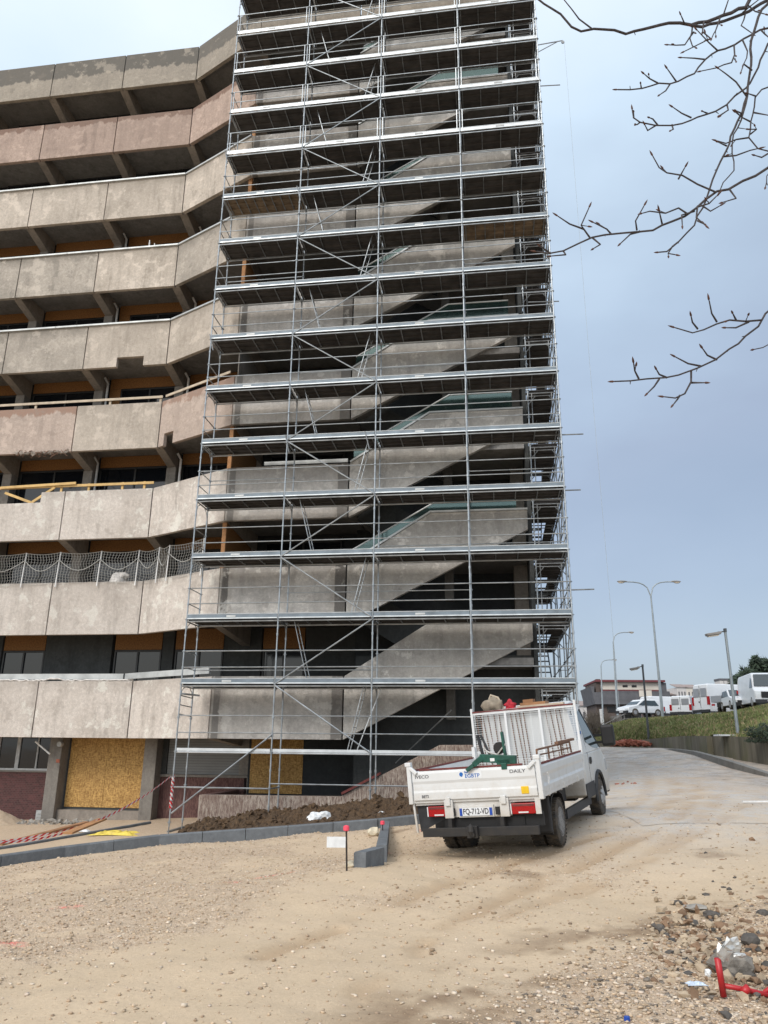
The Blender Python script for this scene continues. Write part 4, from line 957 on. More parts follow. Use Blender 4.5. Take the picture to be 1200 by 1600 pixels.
# bed
BL0, BL1 = -1.28, 1.98
m = MB(); m.box(-1.03, 1.03, BL0 + .03, BL1, .89, .93); m.box(-1.05, 1.05, BL0, BL0 + .03, .83, .93); m.box(-1.05, -1.03, BL0 + .03, BL1, .84, .93); m.box(1.03, 1.05, BL0 + .03, BL1, .84, .93)
for y in np.linspace(-1.1, 1.8, 8): m.box(-1.0, 1.0, y, y + .05, .80, .888)
m.box(-.5, -.4, -1.2, 1.9, .745, .80); m.box(.4, .5, -1.2, 1.9, .745, .80)
m.build('bed_floor', WP, tk)
def board(prof, a, b, ax, nm, par=tk):
    """pressed dropside board: prof = list of (out, z)"""
    mb = MB(); n = len(prof)
    for e in (a, b):
        for o, z in prof: mb.v.append((e, o, z) if ax == 'x' else (o, e, z))
    mb.f += [tuple(range(n)), tuple(range(n, 2 * n))[::-1]] + [(i, (i + 1) % n, n + (i + 1) % n, n + i) for i in range(n)]
    return mb.build(nm, WP, par, bevel=.006)
y = BL0
board([(y - .028, .87), (y - .03, .98), (y - .022, 1.01), (y - .022, 1.11), (y - .034, 1.15), (y - .034, 1.26), (y - .024, 1.30), (y + .012, 1.30), (y + .012, .87)], -.985, .985, 'x', 'tailgate')
tg = [c for c in kids(tk) if c.name.startswith('tailgate')][0]
MB().box(-.86, .80, y - .026, y + .016, 1.303, 1.33).build('top_strip', 'rust_red', tg)
for s in (-1, 1):
    X = s * 1.035
    board([(X + s * .02, .90), (X + s * .022, .98), (X + s * .006, 1.02), (X + s * .006, 1.12), (X + s * .024, 1.17), (X + s * .024, 1.26), (X + s * .01, 1.29), (X - s * .012, 1.29), (X - s * .012, .90)], BL0 + .1, BL1 - .1, 'y', 'side_board')
    MB().box(min(X - s * .015, X + s * .018), max(X - s * .015, X + s * .018), BL0 + .14, BL1 - .14, 1.293, 1.318).build('top_strip', 'rust_red', [c for c in kids(tk) if c.name.startswith('side_board')][-1])
    m = MB(); m.box(X - .035, X + .035, BL0 - .04, BL0 + .06, .82, 1.40); m.box(X - .055, X + .045, BL0 - .05, BL0 + .03, 1.38, 1.44); m.bar((X - s * .03, BL0 - .045, 1.36), (X - s * .14, BL0 - .05, 1.27), .05, .05); MB().box(X - .03, X + .03, BL1 - .09, BL1 - .02, .85, 1.5).build('corner_post', WP, tk)
    m.build('corner_post', WP, tk, bevel=.008)
    m = MB()
    for yy in (-.9, .1, 1.2): m.box(X + s * .012 - .02, X + s * .012 + .02, yy, yy + .08, .84, .93)
    m.tube([(X + s * .05, -1.0, 1.16), (X + s * .06, -.97, 1.10), (X + s * .05, -1.0, 1.0)], .012, 6); m.build('hinge', WP, tk)
# underside crossmember, lamps, plate
m = MB(); m.box(-.52, .54, BL0 + .03, BL0 + .08, .605, .82); m.box(-.28, .28, BL0 + .0, BL0 + .03, .60, .77); m.box(-.99, .99, BL0 + .031, BL0 + .079, .79, .829)
for x in (-.42, .46): m.box(x - .07, x + .07, BL0 - .04, BL0 + .0, .60, .86); m.box(x - .04, x + .04, BL0 - .07, BL0 - .041, .78, .90)
m.build('rear_crossmember', WP, tk, bevel=.006)
MB().box(.92, 1.0, BL0 - .01, BL0 + .02, .62, .84).build('light_bracket', WP, tk)
for s, x0 in ((-1, -.77), (1, .56)):
    o = MB().box(x0, x0 + .36, BL0 - .015, BL0 + .028, .625, .775).build('tail_lamp', 'tail_light', tk, bevel=.012)
    q = MB(); q.box(x0 + .10, x0 + .25, BL0 - .019, BL0 - .0155, .64, .66); q.box(x0 - .02, x0 - .002, BL0 - .01, BL0 + .02, .63, .77); q.build('lamp_lens', 'clear_lens', o)
    MB().box(x0 + .02, x0 + .34, BL0 - .0192, BL0 - .0155, .735, .765).build('lamp_cell', 'rust_red', o)
p = MB().box(-.26, .26, BL0 - .014, BL0 - .003, .625, .735).build('number_plate', 'plate_white', tk)
MB().box(-.258, -.215, BL0 - .0165, BL0 - .0145, .627, .733).build('plate_band', 'plate_blue', p); MB().box(.215, .258, BL0 - .0165, BL0 - .0145, .627, .733).build('plate_band', 'plate_blue', p)
def rear(x, yy, z): return Matrix.Translation((x, yy, z)) @ Matrix.Rotation(math.pi / 2, 4, 'X')
text('plate_text', 'FQ-712-VD', .112, 'ink_black', p, rear(0, BL0 - .016, .682), xs=.76)
MB().box(-.40, -.33, BL0 - .02, BL0 - .001, .63, .74).build('plate_lamp', 'black_plastic', tk); MB().box(.31, .38, BL0 - .02, BL0 - .001, .63, .74).build('plate_lamp', 'black_plastic', tk)
text('lettering', 'IVECO', .066, 'ink_grey', tg, rear(-.82, y - .036, 1.215), xs=1.25); text('lettering', 'DAILY', .066, 'ink_grey', tg, rear(.72, y - .036, 1.225), xs=1.35)
text('lettering', 'BETI', .056, 'ink_grey', tg, rear(-.79, y - .033, .925), xs=1.1)
lg = MB().box(-.205, .16, y - .0365, y - .0345, 1.155, 1.275).build('sticker', 'plate_white', tg)
text('logo_text', 'EGBTP', .078, 'logo_blue', lg, rear(.01, y - .038, 1.195), xs=1.05); text('logo_text', 'Bati', .042, 'logo_blue', lg, rear(-.08, y - .038, 1.25))
q = MB(); q.lathe([(-.0012, .001), (-.0012, .03), (.0012, .03), (.0012, .001)], (-.165, y - .0375, 1.225), 'y', 16); q.add([(-.19, y - .039, 1.20), (-.15, y - .039, 1.185), (-.145, y - .039, 1.225), (-.18, y - .039, 1.235)], [(0, 1, 2, 3)]); q.build('logo_mark', 'logo_blue', lg)
MB().box(.745, .86, y - .038, y - .026, .905, 1.01).build('reflector', 'yellow_plastic', tg, bevel=.01)
# steel under-run bar with hitch
m = MB(); m.box(-.84, .96, -1.42, -1.35, .355, .475)
m.build('underrun_bar', 'chassis', tk, bevel=.006)
m = MB(); m.box(-.1, .06, -1.5, -1.42, .34, .50); m.lathe([(.40, .03), (.46, .05), (.52, .035), (.56, .01)], (-.02, -1.54, -.02), 'z', 10); m.box(-.05, .03, -1.56, -1.42, .37, .42); m.build('tow_hitch', 'chassis', tk)
for x in (-.41, .41): MB().box(x - .03, x + .03, -1.349, -1.2, .4, .6).build('bar_bracket', 'chassis', tk)
m = MB(); m.box(-.54, .72, -1.22, -1.19, .42, .59); m.box(.5, 1.0, -1.2, -1.16, .45, .64); m.build('spray_panel', 'black_plastic', tk)
m = MB(); m.add([(-1.0, -1.19, .81), (-.62, -1.19, .81), (-.55, -1.19, .58), (-.96, -1.19, .40), (-1.0, -1.16, .81), (-.62, -1.16, .81), (-.55, -1.16, .58), (-.96, -1.16, .40)], [(0, 1, 2, 3), (7, 6, 5, 4), (0, 4, 5, 1), (1, 5, 6, 2), (2, 6, 7, 3), (3, 7, 4, 0)]); m.build('tool_box', 'dark_plastic', tk)
MB().bar((-1.015, -1.26, .83), (-.985, -1.26, .40), .03, .03).build('tool_box', WP, tk)
# mesh headboard with rack on top
HB = BL1 + .02; m = MB()
for x in (-1.02, -.34, .34, 1.02): m.box(x - .022, x + .022, HB - .025, HB + .025, .93, 2.13 if abs(x) < 1 else 2.22)
m.box(-.995, .995, HB - .02, HB + .02, .98, 1.03); m.box(-.995, .995, HB - .02, HB + .02, 2.09, 2.13); hb = m.build('headboard_frame', WP, tk, bevel=.004)
m = MB()
for z in np.arange(1.06, 2.08, .042): m.tube([(-1.0, HB - .012, z), (1.0, HB - .012, z)], .0045, 4, False)
for x in np.arange(-.96, 1.0, .16): m.tube([(x, HB - .016, 1.03), (x, HB - .016, 2.09)], .0045, 4, False)
m.build('mesh', WP, hb)
MB().box(-1.0, .99, HB - .03, HB + .05, 2.133, 2.16).build('top_strip', 'rust_red', hb)
m = MB(); rr = random.Random(2)
for x in (-.92, -.84, -.72, -.62, -.55, -.44, -.20, -.08, -.02, .06, .50, .62, .70, .78): m.tube([(x, HB + .06, 1.0), (x - .06 + rr.uniform(-.04, .04), HB + .05, 2.08)], .011, 5)
m.build('steel_rod', 'rust_brown', hb)
m = MB(); 
for x in (-.98, .98): m.box(x - .02, x + .02, HB + .03, HB + .55, 2.10, 2.14)
m.box(-1.0, 1.0, HB + .53, HB + .57, 2.10, 2.14); 
for x in np.linspace(-.8, .8, 7): m.box(x - .015, x + .015, HB + .03, HB + .53, 2.11, 2.13)
m.build('roof_rack', WP, tk)
# rusty side rack
m = MB(); X = 1.0
m.tube([(X, -1.15, 1.32), (X, -1.12, 1.50), (X, 1.2, 1.50), (X, 1.25, 1.32)], .016, 6); m.tube([(X, -1.15, 1.42), (X, 1.2, 1.40)], .012, 6)
for yy in (-.4, .5): m.tube([(X, yy, 1.32), (X, yy, 1.5)], .016, 6)
m.box(X - .03, X + .03, .2, 1.5, 1.51, 1.55); m.build('side_rack', 'rust_brown', tk)
# cab
def xw(z): return .985 if z <= 1.22 else .985 - (z - 1.22) * .17
low = [(2.12, .50), (2.12, 1.22), (4.16, 1.22), (4.50, 1.02), (4.58, .62), (4.55, .36), (3.93, .36)]
arch = [(3.45 + .47 * math.cos(a), .36 + .47 * math.sin(a)) for a in np.linspace(0.02, math.pi - .02, 11)]
low = low[:6] + arch + [(2.95, .42)]
up = [(2.12, 1.22), (2.10, 2.08), (2.16, 2.16), (2.7, 2.22), (3.05, 2.17), (3.2, 2.08), (4.16, 1.22)]
def loft(poly):
    n = len(poly); return MB().add([(xw(z), y_, z) for y_, z in poly] + [(-xw(z), y_, z) for y_, z in poly], [tuple(range(n)), tuple(range(n, 2 * n))[::-1]] + [(i, (i + 1) % n, n + (i + 1) % n, n + i) for i in range(n)])
cb = MB(); l1 = loft(low); l2 = loft(up); cb.add(l1.v, l1.f); cb.add(l2.v, l2.f)
cab = cb.build('cab', WP, tk, bevel=.02)
def sidepatch(poly, nm, mat, off=.004, par=cab, both=True, th=.006):
    for s in ((1, -1) if both else (1,)):
        m = MB(); n = len(poly)
        P = [(s * (xw(z) + off), y_, z) for y_, z in poly]; Q = [(s * (xw(z) + off - th), y_, z) for y_, z in poly]
        o = m.add(P + Q, [tuple(range(n)), tuple(range(n, 2 * n))[::-1]] + [(i, (i + 1) % n, n + (i + 1) % n, n + i) for i in range(n)]).build(nm, mat, par)
    return o
sidepatch([(2.80, 1.42), (2.82, 1.98), (3.10, 2.02), (3.98, 1.28), (3.80, 1.24), (3.3, 1.30)], 'door_window', 'car_glass')
sidepatch([(3.99, 1.27), (3.11, 2.03), (3.17, 2.05), (4.12, 1.24)], 'window_trim', 'black_plastic', .008)
sidepatch([(2.70, 1.20), (2.705, 1.40), (2.71, 2.0), (2.725, 2.0), (2.72, 1.40), (2.715, 1.20)], 'door_gap', 'ink_black', .002)
sidepatch([(2.715, .52), (2.71, 1.2), (2.728, 1.2), (2.73, .52)], 'door_gap', 'ink_black', .002)
sidepatch([(2.78, 1.02), (2.78, 1.12), (2.86, 1.14), (3.0, 1.12), (3.0, 1.04), (2.9, 1.0)], 'door_handle', 'black_plastic', .014)
sidepatch([(2.13, .44), (2.13, .70), (2.96, .70), (2.98, .44)], 'door_sill', 'dark_plastic', .012)
sidepatch([(2.3, 1.95), (2.3, 2.03), (2.34, 2.03), (2.34, 1.95)], 'vent', 'black_plastic', .01)
m = MB()
for s in (-1, 1):
    ar = [(s * 1.0, 3.45 + .47 * math.cos(a), .36 + .47 * math.sin(a)) for a in np.linspace(-.1, math.pi + .1, 16)]
    m.tube(ar, .035, 6)
m.build('wheel_arch_trim', 'dark_plastic', cab)
MB().prism([(-.86, 3.19, 2.04), (.86, 3.19, 2.04), (.93, 4.10, 1.29), (-.93, 4.10, 1.29)], (0, 0.004, .004), (0, .012, .012)).build('windscreen', 'car_glass', cab)
m = MB(); m.box(-.97, .97, 4.50, 4.64, .33, .62); m.box(-.5, .5, 4.56, 4.60, .63, .95); m.build('front_bumper', 'dark_plastic', cab, bevel=.02)
for s in (-1, 1):
    MB().box(s * .93 - .07 if s > 0 else -.99, s * .99 if s > 0 else -.80, 4.35, 4.56, .78, 1.0).build('headlamp', 'clear_lens', cab)
    mr = MB(); mr.bar((s * .97, 3.75, 1.36), (s * 1.17, 3.72, 1.37), .06, .05); mr.bar((s * .97, 3.75, 1.50), (s * 1.17, 3.72, 1.50), .06, .05)
    mr = mr.build('mirror', 'black_plastic', cab)
    q = MB().box(min(s * 1.13, s * 1.38), max(s * 1.13, s * 1.38), 3.62, 3.80, 1.28, 1.70); q.build('mirror_housing', 'black_plastic', mr, bevel=.04); MB().box(min(s * 1.15, s * 1.36), max(s * 1.15, s * 1.36), 3.605, 3.618, 1.33, 1.66).build('mirror_glass', 'black_plastic', mr, bevel=.03)
def sidem(yy, z): return Matrix.Translation((xw(z) + .006, yy, z)) @ Matrix.Rotation(math.pi / 2, 4, 'Z') @ Matrix.Rotation(math.pi / 2, 4, 'X')
text('door_lettering', 'Bati EGBTP', .085, 'logo_blue', cab, sidem(2.5, 1.60))
m = MB()
for zz in (1.50, 1.44, 1.38): m.box(.955, .960 + .0, 2.32, 2.68, zz, zz + .012)
# ---- loads
def in_truck(o):
    o.matrix_world = tk.matrix_basis @ o.matrix_basis; return o
gb = thing('coupling_frame', 'dark green steel coupling frame hooked over the tailgate of the truck', 'steel frame'); gy = BL0 + .02
m = MB(); m.bar((-.02, gy, 1.46), (.62, gy, 1.40), .10, .13); m.bar((0.02, gy - .03, 1.47), (-.13, gy - .09, 1.36), .07, .09); m.box(.28, .52, gy - .05, gy + .05, 1.30, 1.42); m.bar((-.13, gy - .09, 1.36), (-.26, gy - .10, 1.28), .055, .06)
m.box(.36, .46, gy - .07, gy - .02, 1.26, 1.36)
m.build('cross_beam', 'green_paint', gb, bevel=.006)
m = MB(); m.bar((.44, gy, 1.44), (.42, gy, 1.86), .09, .035); m.bar((.50, gy, 1.46), (.60, gy + .02, 1.34), .08, .04); m.build('upright', 'green_paint', gb, bevel=.004)
m = MB(); m.bar((.04, gy, 1.46), (-.03, gy, 1.84), .075, .035); m.bar((.16, gy, 1.50), (0.03, gy, 1.84), .045, .03); m.build('upright', 'dark_plastic', gb, bevel=.004)
MB().tube([(.05, gy, 1.62), (.16, gy - .02, 1.54), (.30, gy - .02, 1.50), (.46, gy - .01, 1.66)], .014, 6).build('hose', 'silver_cap', gb)
MB().lathe([(-.03, .03), (-.03, .10), (.03, .10), (.03, .03)], (.33, gy + .04, 1.60), 'y', 16).build('roller', 'black_plastic', gb)
MB().box(.17, .25, gy - .053, gy - .051 , 1.40, 1.45).build('type_plate', 'plate_white', gb)
gb.scale = (.87, .95, .9); gb.location = (.17, -.06, .125); in_truck(gb)
rz = 2.16
o = thing('tool_bag', 'khaki cloth bag lying on the headboard rack of the truck', 'bag'); MB().blob((0, 0, .1), .2, 4, 3, .18, (1.1, .8, .75)).build('bag_body', 'bag_cloth', o, smooth=True); MB().tube([(-.1, 0, .15), (-.02, 0, .30), (.12, 0, .24), (.22, 0, .02)], .022, 6).build('strap', 'timber_pale', o); o.location = (-.66, HB + .3, rz); in_truck(o)
o = MB().blob((0, 0, .06), .10, 6, 3, .35, (1.2, .8, .95)).build('red_jacket', 'red_cloth', smooth=True); o.location = (-.30, HB + .28, rz); in_truck(o); tag(o, 'crumpled red cloth bundle on the headboard rack beside the khaki bag', 'cloth')
o = MB().box(-.25, .25, -.15, .15, 0, .09).box(-.2, .0, -.1, .1, .092, .15).build('cardboard_box', 'timber_brown'); o.location = (.18, HB + .32, rz); in_truck(o); tag(o, 'flat brown box on the headboard rack, right of the red cloth', 'box')
o = MB().bar((-.45, 0, .02), (.45, 0, .02), .12, .035).build('timber_plank', 'timber_pale'); o.location = (.35, HB + .12, rz); in_truck(o); tag(o, 'pale plank across the headboard rack of the truck', 'plank')

# ============================================================ KERBS, SOIL, SMALL THINGS
def kerb(label, pts, w=.14, h=.24, mat='kerb_concrete', joints=1.0, name='kerb', group=None):
    r = thing(name, label, 'kerb', group=group); 
    P = [Vector(p) for p in pts]; seg = []
    for a, b in zip(P[:-1], P[1:]):
        n = max(1, int(round((b - a).length / joints)))
        for i in range(n): seg.append((a + (b - a) * (i / n), a + (b - a) * ((i + 1) / n)))
    for i, (a, b) in enumerate(seg):
        d = (b - a).normalized(); g = .006
        x = Vector((d.y, -d.x, 0)).normalized(); a2, b2 = a + d * g, b - d * g
        m = MB(); m.prism([a2 + x * w / 2 - Vector((0, 0, h)), a2 + x * w / 2 - Vector((0, 0, .02)), a2 + x * (w / 2 - .02), a2 - x * w / 2, a2 - x * w / 2 - Vector((0, 0, h))], (0, 0, 0), b2 - a2)
        m.build('kerbstone', mat, r, bevel=.004)
    return r
ks = [at(-320, 1395, 13.0), at(-60, 1346, 15.0), at(0, 1336, 15.6), at(100, 1322, 16.7), at(249, 1304, 17.8), at(450, 1290, 18.2), at(590, 1279, 18.4), at(760, 1261, 19)]
kerb('long dark grey precast kerb running below the block from the left edge to behind the truck', ks, h=.30, joints=1.0)
kerb('new grey kerb return running towards the viewer beside the marker stake', [at(603, 1283, 17.6), at(596, 1320, 12.0)], w=.16, h=.27, joints=1.0)
kerb('short grey kerbstone turned left at the near end of the kerb return', [at(592, 1323, 11.75), at(562, 1331, 11.0)], w=.17, h=.26, joints=1.0)
kerb('thin edging kerb between the gravel strip and the weedy bed at the lower left', [G(-120, 1346) + Vector((0, 0, .07)), G(40, 1321) + Vector((0, 0, .07)), G(235, 1287) + Vector((0, 0, .07))], w=.08, h=.18, mat='kerb_concrete', joints=2)
kerb('thin edging kerb beside the foot of the scaffold, in front of the soil', [G(262, 1301) + Vector((0, 0, .05)), G(305, 1288) + Vector((0, 0, .05))], w=.08, h=.16, mat='kerb_concrete_pale', joints=2)
# soil bank along the plinth
def heap(name, label, cat, fn, xs, ys, mat, loc_to=None):
    o, X, Y = sheet(name, xs, ys, fn, mat); return tag(o, label, cat)
def soil_mesh():
    n, m_ = 190, 46; lo = []; hi = []
    low_px = [(262, 1302, 18.9), (330, 1297, 18.6), (450, 1288, 18.45), (590, 1277, 18.6), (700, 1266, 19.1)]; up = [(.1, 1.22, -2.52), (.9, 1.22, -2.25), (2.4, 1.25, -1.95), (4.2, 1.25, -1.78), (6.0, 1.25, -1.55), (8.5, 1.25, -1.3)]
    u = np.linspace(0, 1, n); L = np.array([tuple(at(*p)) for p in low_px]); U = np.array([tuple(W(*p)) for p in up])
    tl = np.linspace(0, 1, len(L)); tu = np.linspace(0, 1, len(U))
    A = np.stack([np.interp(u, tl, L[:, i]) for i in range(3)], -1); B = np.stack([np.interp(u, tu, U[:, i]) for i in range(3)], -1)
    v = np.linspace(0, 1, m_)[:, None, None]; P = A[None] * (1 - v) + B[None] * v
    X, Y = P[..., 0], P[..., 1]; vv = v[..., 0]; hump = np.sin(np.pi * np.clip(vv, 0, 1)) * .05
    ends = ss(u, 0, .12)[None, :]
    Z = P[..., 2] - .03 + (hump + fbm(X, Y, 4, 1.4) * .5 * ss(vv, 0, .2) + np.abs(fbm(X, Y, 3, 6)) * .38 * ss(vv, 0, .1) + fbm(X, Y, 3, 17) * .10 * ss(vv, 0, .1)) * ends
    mb = MB(); mb.v = [tuple(q) for q in np.stack([X, Y, Z], -1).reshape(-1, 3)]; mb.f = [(j * n + i, j * n + i + 1, (j + 1) * n + i + 1, (j + 1) * n + i) for j in range(m_ - 1) for i in range(n - 1)]
    o = mb.build('soil_bank', 'soil', smooth=False); tag(o, 'bank of loose brown topsoil between the long kerb and the plinth', 'soil heap')
    rr = random.Random(77); m = MB()
    for i in range(900):
        a = int(rr.random() ** .9 * (m_ - 2)) + 1; b = rr.randint(8, n - 2); r = .02 * (5 ** (rr.random() ** 2.2)); m.blob((P[a, b, 0], P[a, b, 1], Z[a, b] + r * .3), r, rr.randint(0, 9999), 1, .45, (1.1, 1, .8))
    c_ = m.build('soil_clod', 'soil'); tag(c_, 'brown clods lying over the topsoil bank', 'soil clods', kind='stuff')
soil_mesh()
def mound(name, label, cat, c, rx, ry, h, mat, seed=0, rough=.35):
    xs_ = np.linspace(-1.1, 1.1, 60); X, Y = np.meshgrid(xs_, xs_); r = np.hypot(X, Y); wx = c.x + X * rx; wy = c.y + Y * ry
    Z = gz(wx, wy) - .06 + h * np.clip(1 - r, -.1, 1) ** .8 * (1 + rough * fbm(X + seed, Y, 4, 2.5)) if False else gz(wx, wy) - .07 + h * (ss(1.05 - r, 0, 1)) * (1 + rough * 2 * fbm(X + seed, Y + seed, 4, 2.5)) + .1 * h * fbm(X, Y + seed, 3, 9)
    mb = MB(); n = 60; mb.v = [tuple(q) for q in np.stack([wx, wy, Z], -1).reshape(-1, 3)]; mb.f = [(j * n + i, j * n + i + 1, (j + 1) * n + i + 1, (j + 1) * n + i) for j in range(n - 1) for i in range(n - 1)]
    o = mb.build(name, mat, smooth=True); tag(o, label, cat); return o
v = W(-8.0, 3.2); mound('sand_heap', 'low pale sand heap by the brown clinker wall at the left edge', 'sand heap', v, 1.6, 1.0, .55, 'sand_heap', 3)
v = at(185, 1300, 20.5); v = Vector((v.x, v.y, 0)); mound('soil_mound', 'flat patch of brown soil and weeds left of the planks', 'soil heap', v, 2.2, .8, .22, 'soil', 9)
# debris along the pillar foot
rr = random.Random(11)
def rock(label, c, r, seed, mat, sq=(1, 1, .7), name='rock', group=None, cat='rock'):
    o = MB().blob((0, 0, 0), r, seed, 2, .22, sq).build(name, mat); o.location = c; tag(o, label, cat, group); return o
def rocks_stuff(name, label, N, region, rmin, rmax, mats, seed, cat='rubble'):
    rr = random.Random(seed); m = MB()
    for i in range(N):
        x, y = region(rr); r = rmin * (rmax / rmin) ** (rr.random() ** 1.6)
        m.blob((x, y, g1(x, y) + r * .15), r, rr.randint(0, 9999), 1, .55, (rr.uniform(.7, 1.3), rr.uniform(.6, 1.1), rr.uniform(.5, .9)))
    o = m.build(name, mats); tag(o, label, cat, kind='stuff'); return o
def rg1(rr):
    s = rr.uniform(-7.4, -4.0); v = W(s, rr.uniform(3.0, 4.0)); return v.x, v.y
simple('grey_rubble', (0.30, 0.28, 0.25), 0.9, 0, 0.4, 5, 0.3, 30); simple('dark_rubble', (0.10, 0.09, 0.08), 0.9, 0, 0.5, 6, 0.4, 30); simple('tan_rubble', (0.42, 0.33, 0.23), 0.9, 0, 0.35, 6, 0.3, 30); simple('asphalt_grey', (0.20, 0.18, 0.155), 0.9, 0, 0.6, 12, 0.8, 50); simple('brown_rubble', (0.24, 0.15, 0.09), 0.9, 0, 0.4, 6, 0.3, 30); simple('cream_rock', (0.62, 0.54, 0.40), 0.85, 0, 0.2, 6, 0.3, 30)
rocks_stuff('rubble', 'grey broken concrete lying along the foot of the left pillar', 170, rg1, .03, .13, 'grey_rubble', 3)
def rg2(rr):
    u = rr.random() ** .6; v = G(1000 + 270 * u, rr.gauss(1470, 30 + 22 * u)); return v.x, v.y
rocks_stuff('rubble', 'brown and tan stones heaped at the lower right corner', 700, rg2, .010, .05, 'tan_rubble', 5)
rocks_stuff('rubble', 'brown clods heaped at the lower right corner', 420, rg2, .012, .055, 'brown_rubble', 15)
rocks_stuff('rubble', 'dark stones and asphalt bits heaped at the lower right corner', 170, rg2, .012, .05, 'dark_rubble', 6)
def onG(px, py, dz=0): v = G(px, py); v.z += dz; return v
rock('grey chunk of broken asphalt behind the red fence foot', onG(1147, 1520, .05), .13, 21, 'asphalt_grey', (1.25, .9, .75), 'asphalt_chunk', cat='asphalt chunk')
rock('black asphalt lump at the right edge above the rubble', onG(1192, 1434, .03), .06, 22, 'dark_rubble', (1, .8, .8), 'asphalt_chunk', cat='asphalt chunk')
rock('dark flat asphalt lump among the rubble, left of the silver cap', onG(1112, 1432, .02), .07, 23, 'dark_rubble', (1.3, .8, .5), 'asphalt_chunk', cat='asphalt chunk')
rock('flat grey stone slab at the upper left of the rubble', onG(1088, 1423, .02), .09, 24, 'grey_rubble', (1.5, .9, .35), 'asphalt_chunk', cat='asphalt chunk')
rock('dark brown clod right of the silver cap', onG(1172, 1478, .04), .07, 25, 'dark_rubble', (1.1, .8, .8), 'asphalt_chunk', cat='asphalt chunk')
rock('small white stone under the red fence foot', onG(1107, 1524, .01), .028, 26, 'white_sheet', (.8, .8, 1.1))
rock('pale cream stone resting beside the kerb return', onG(583, 1306, .06), .13, 27, 'cream_rock')
rock('cream stone at the foot of the marker stake', onG(547, 1356, .03), .075, 28, 'cream_rock')
# red fence foot at the lower right
fv = onG(1131, 1560)
rf = thing('barrier_frame', 'red tubular barrier frame standing at the lower right edge', 'barrier', tuple(fv))
pz = at(1121, 1497, fv.y - .02) - fv
MB().tube([(0, 0, .0), (pz.x, pz.y, pz.z)], .022, 12).build('upright', 'red_paint', rf, smooth=True)
q0 = at(1131, 1540, fv.y) - fv; q1 = at(1163, 1546, fv.y + .02) - fv; q2 = at(1230, 1562, fv.y + .05) - fv
MB().tube([q0, q1, q2], .017, 12).build('rail', 'red_paint', rf, smooth=True)
MB().tube([q1 + Vector((-.03, -.03, -.015)), q1 + Vector((.02, -.03, .02))], .028, 12).build('clamp', 'red_paint', rf, smooth=True)
q3 = at(1192, 1552, fv.y + .04) - fv; q4 = at(1240, 1520, fv.y + .1) - fv; MB().tube([q3, q4], .015, 12).build('strut', 'red_paint', rf, smooth=True)
cap_ = MB().blob((0, 0, 0), .055, 31, 2, .45, (1.0, .5, 1.0)); cap_.blob((.07, .0, .045), .05, 33, 2, .6, (1.2, .4, .9)); cap_.blob((.11, 0, -.02), .03, 34, 2, .3, (1.5, .5, .5))
o = cap_.build('foil_bag', 'silver_cap'); o.location = fv + Vector((pz.x + .045, pz.y, pz.z + .04)); tag(o, 'crumpled silver and white foil bag caught on top of the red barrier frame', 'foil bag')
def crumple(name, label, px, py, sx, sy, h, mat, seed, cat, dz=.01):
    m = MB(); n = 14; rr = random.Random(seed)
    for j in range(n):
        for i in range(n):
            u, w = i / (n - 1) - .5, j / (n - 1) - .5; e = 1 + .25 * math.sin(7 * u + seed) * math.cos(5 * w)
            m.v.append((u * sx * e, w * sy * e, h * (abs(math.sin(9 * u + seed)) * .5 + rr.random() * .6) * (1 - (2 * u) ** 4) * (1 - (2 * w) ** 4)))
    m.f = [(j * n + i, j * n + i + 1, (j + 1) * n + i + 1, (j + 1) * n + i) for j in range(n - 1) for i in range(n - 1)]
    o = m.build(name, mat); s_ = o.modifiers.new('th', 'SOLIDIFY'); s_.thickness = .004; o.location = onG(px, py, dz); tag(o, label, cat); return o
crumple('plastic_sheet', 'crumpled yellow plastic sheet on the gravel strip', 183, 1304, 1.3, .7, .12, 'yellow_sheet', 2, 'plastic sheet')
crumple('plastic_sheet', 'pale blue plastic scrap lying at the foot of the long kerb', 161, 1328, .5, .35, .12, 'pale_blue_sheet', 5, 'plastic scrap')
crumple('plaster_sheet', 'flat white scrap lying in the gravel near the left end of the kerb', 75, 1343, .55, .2, .04, 'white_sheet', 6, 'scrap')
crumple('plastic_sheet', 'slate blue plastic offcut on the gravel left of the red barrier', 1088, 1542, .13, .06, .02, 'pale_blue_sheet', 7, 'plastic scrap')
crumple('paper_scrap', 'white paper scrap on the kerb line near the scaffold foot', 130, 1300, .35, .2, .08, 'white_sheet', 8, 'paper scrap')
o = MB().blob((0, 0, 0), .2, 40, 3, .3, (1.3, .8, .75)).build('plastic_bag', 'white_sheet', smooth=False); v = W(4.0, -4.4); v.z = at(497, 1280, 19.2).z; o.location = at(497, 1279, 19.4) + Vector((0, 0, 0)); tag(o, 'white plastic bag lying on the brown topsoil', 'plastic bag')
o = MB().blob((0, 0, 0), .06, 41, 2, .3, (1.6, .8, .6)).build('plastic_bag', 'white_sheet'); o.location = at(597, 1270, 20) ; tag(o, 'small white scrap on the topsoil nearest the truck', 'plastic scrap')
o = MB().lathe([(0, .012), (.0, .02), (.022, .018), (.022, .004)], (0, 0, 0), 'z', 14).build('bottle_cap', 'plate_blue'); o.location = onG(980, 1597, .0); tag(o, 'small blue plastic cap at the bottom edge', 'cap')
o = MB().bar((-.35, 0, 0), (1.2, .05, .02), .06, .03).build('white_batten', 'white_pole'); v = onG(1185, 1255, .03); o.location = v; tag(o, 'white batten lying on the wet road at the right edge', 'batten')
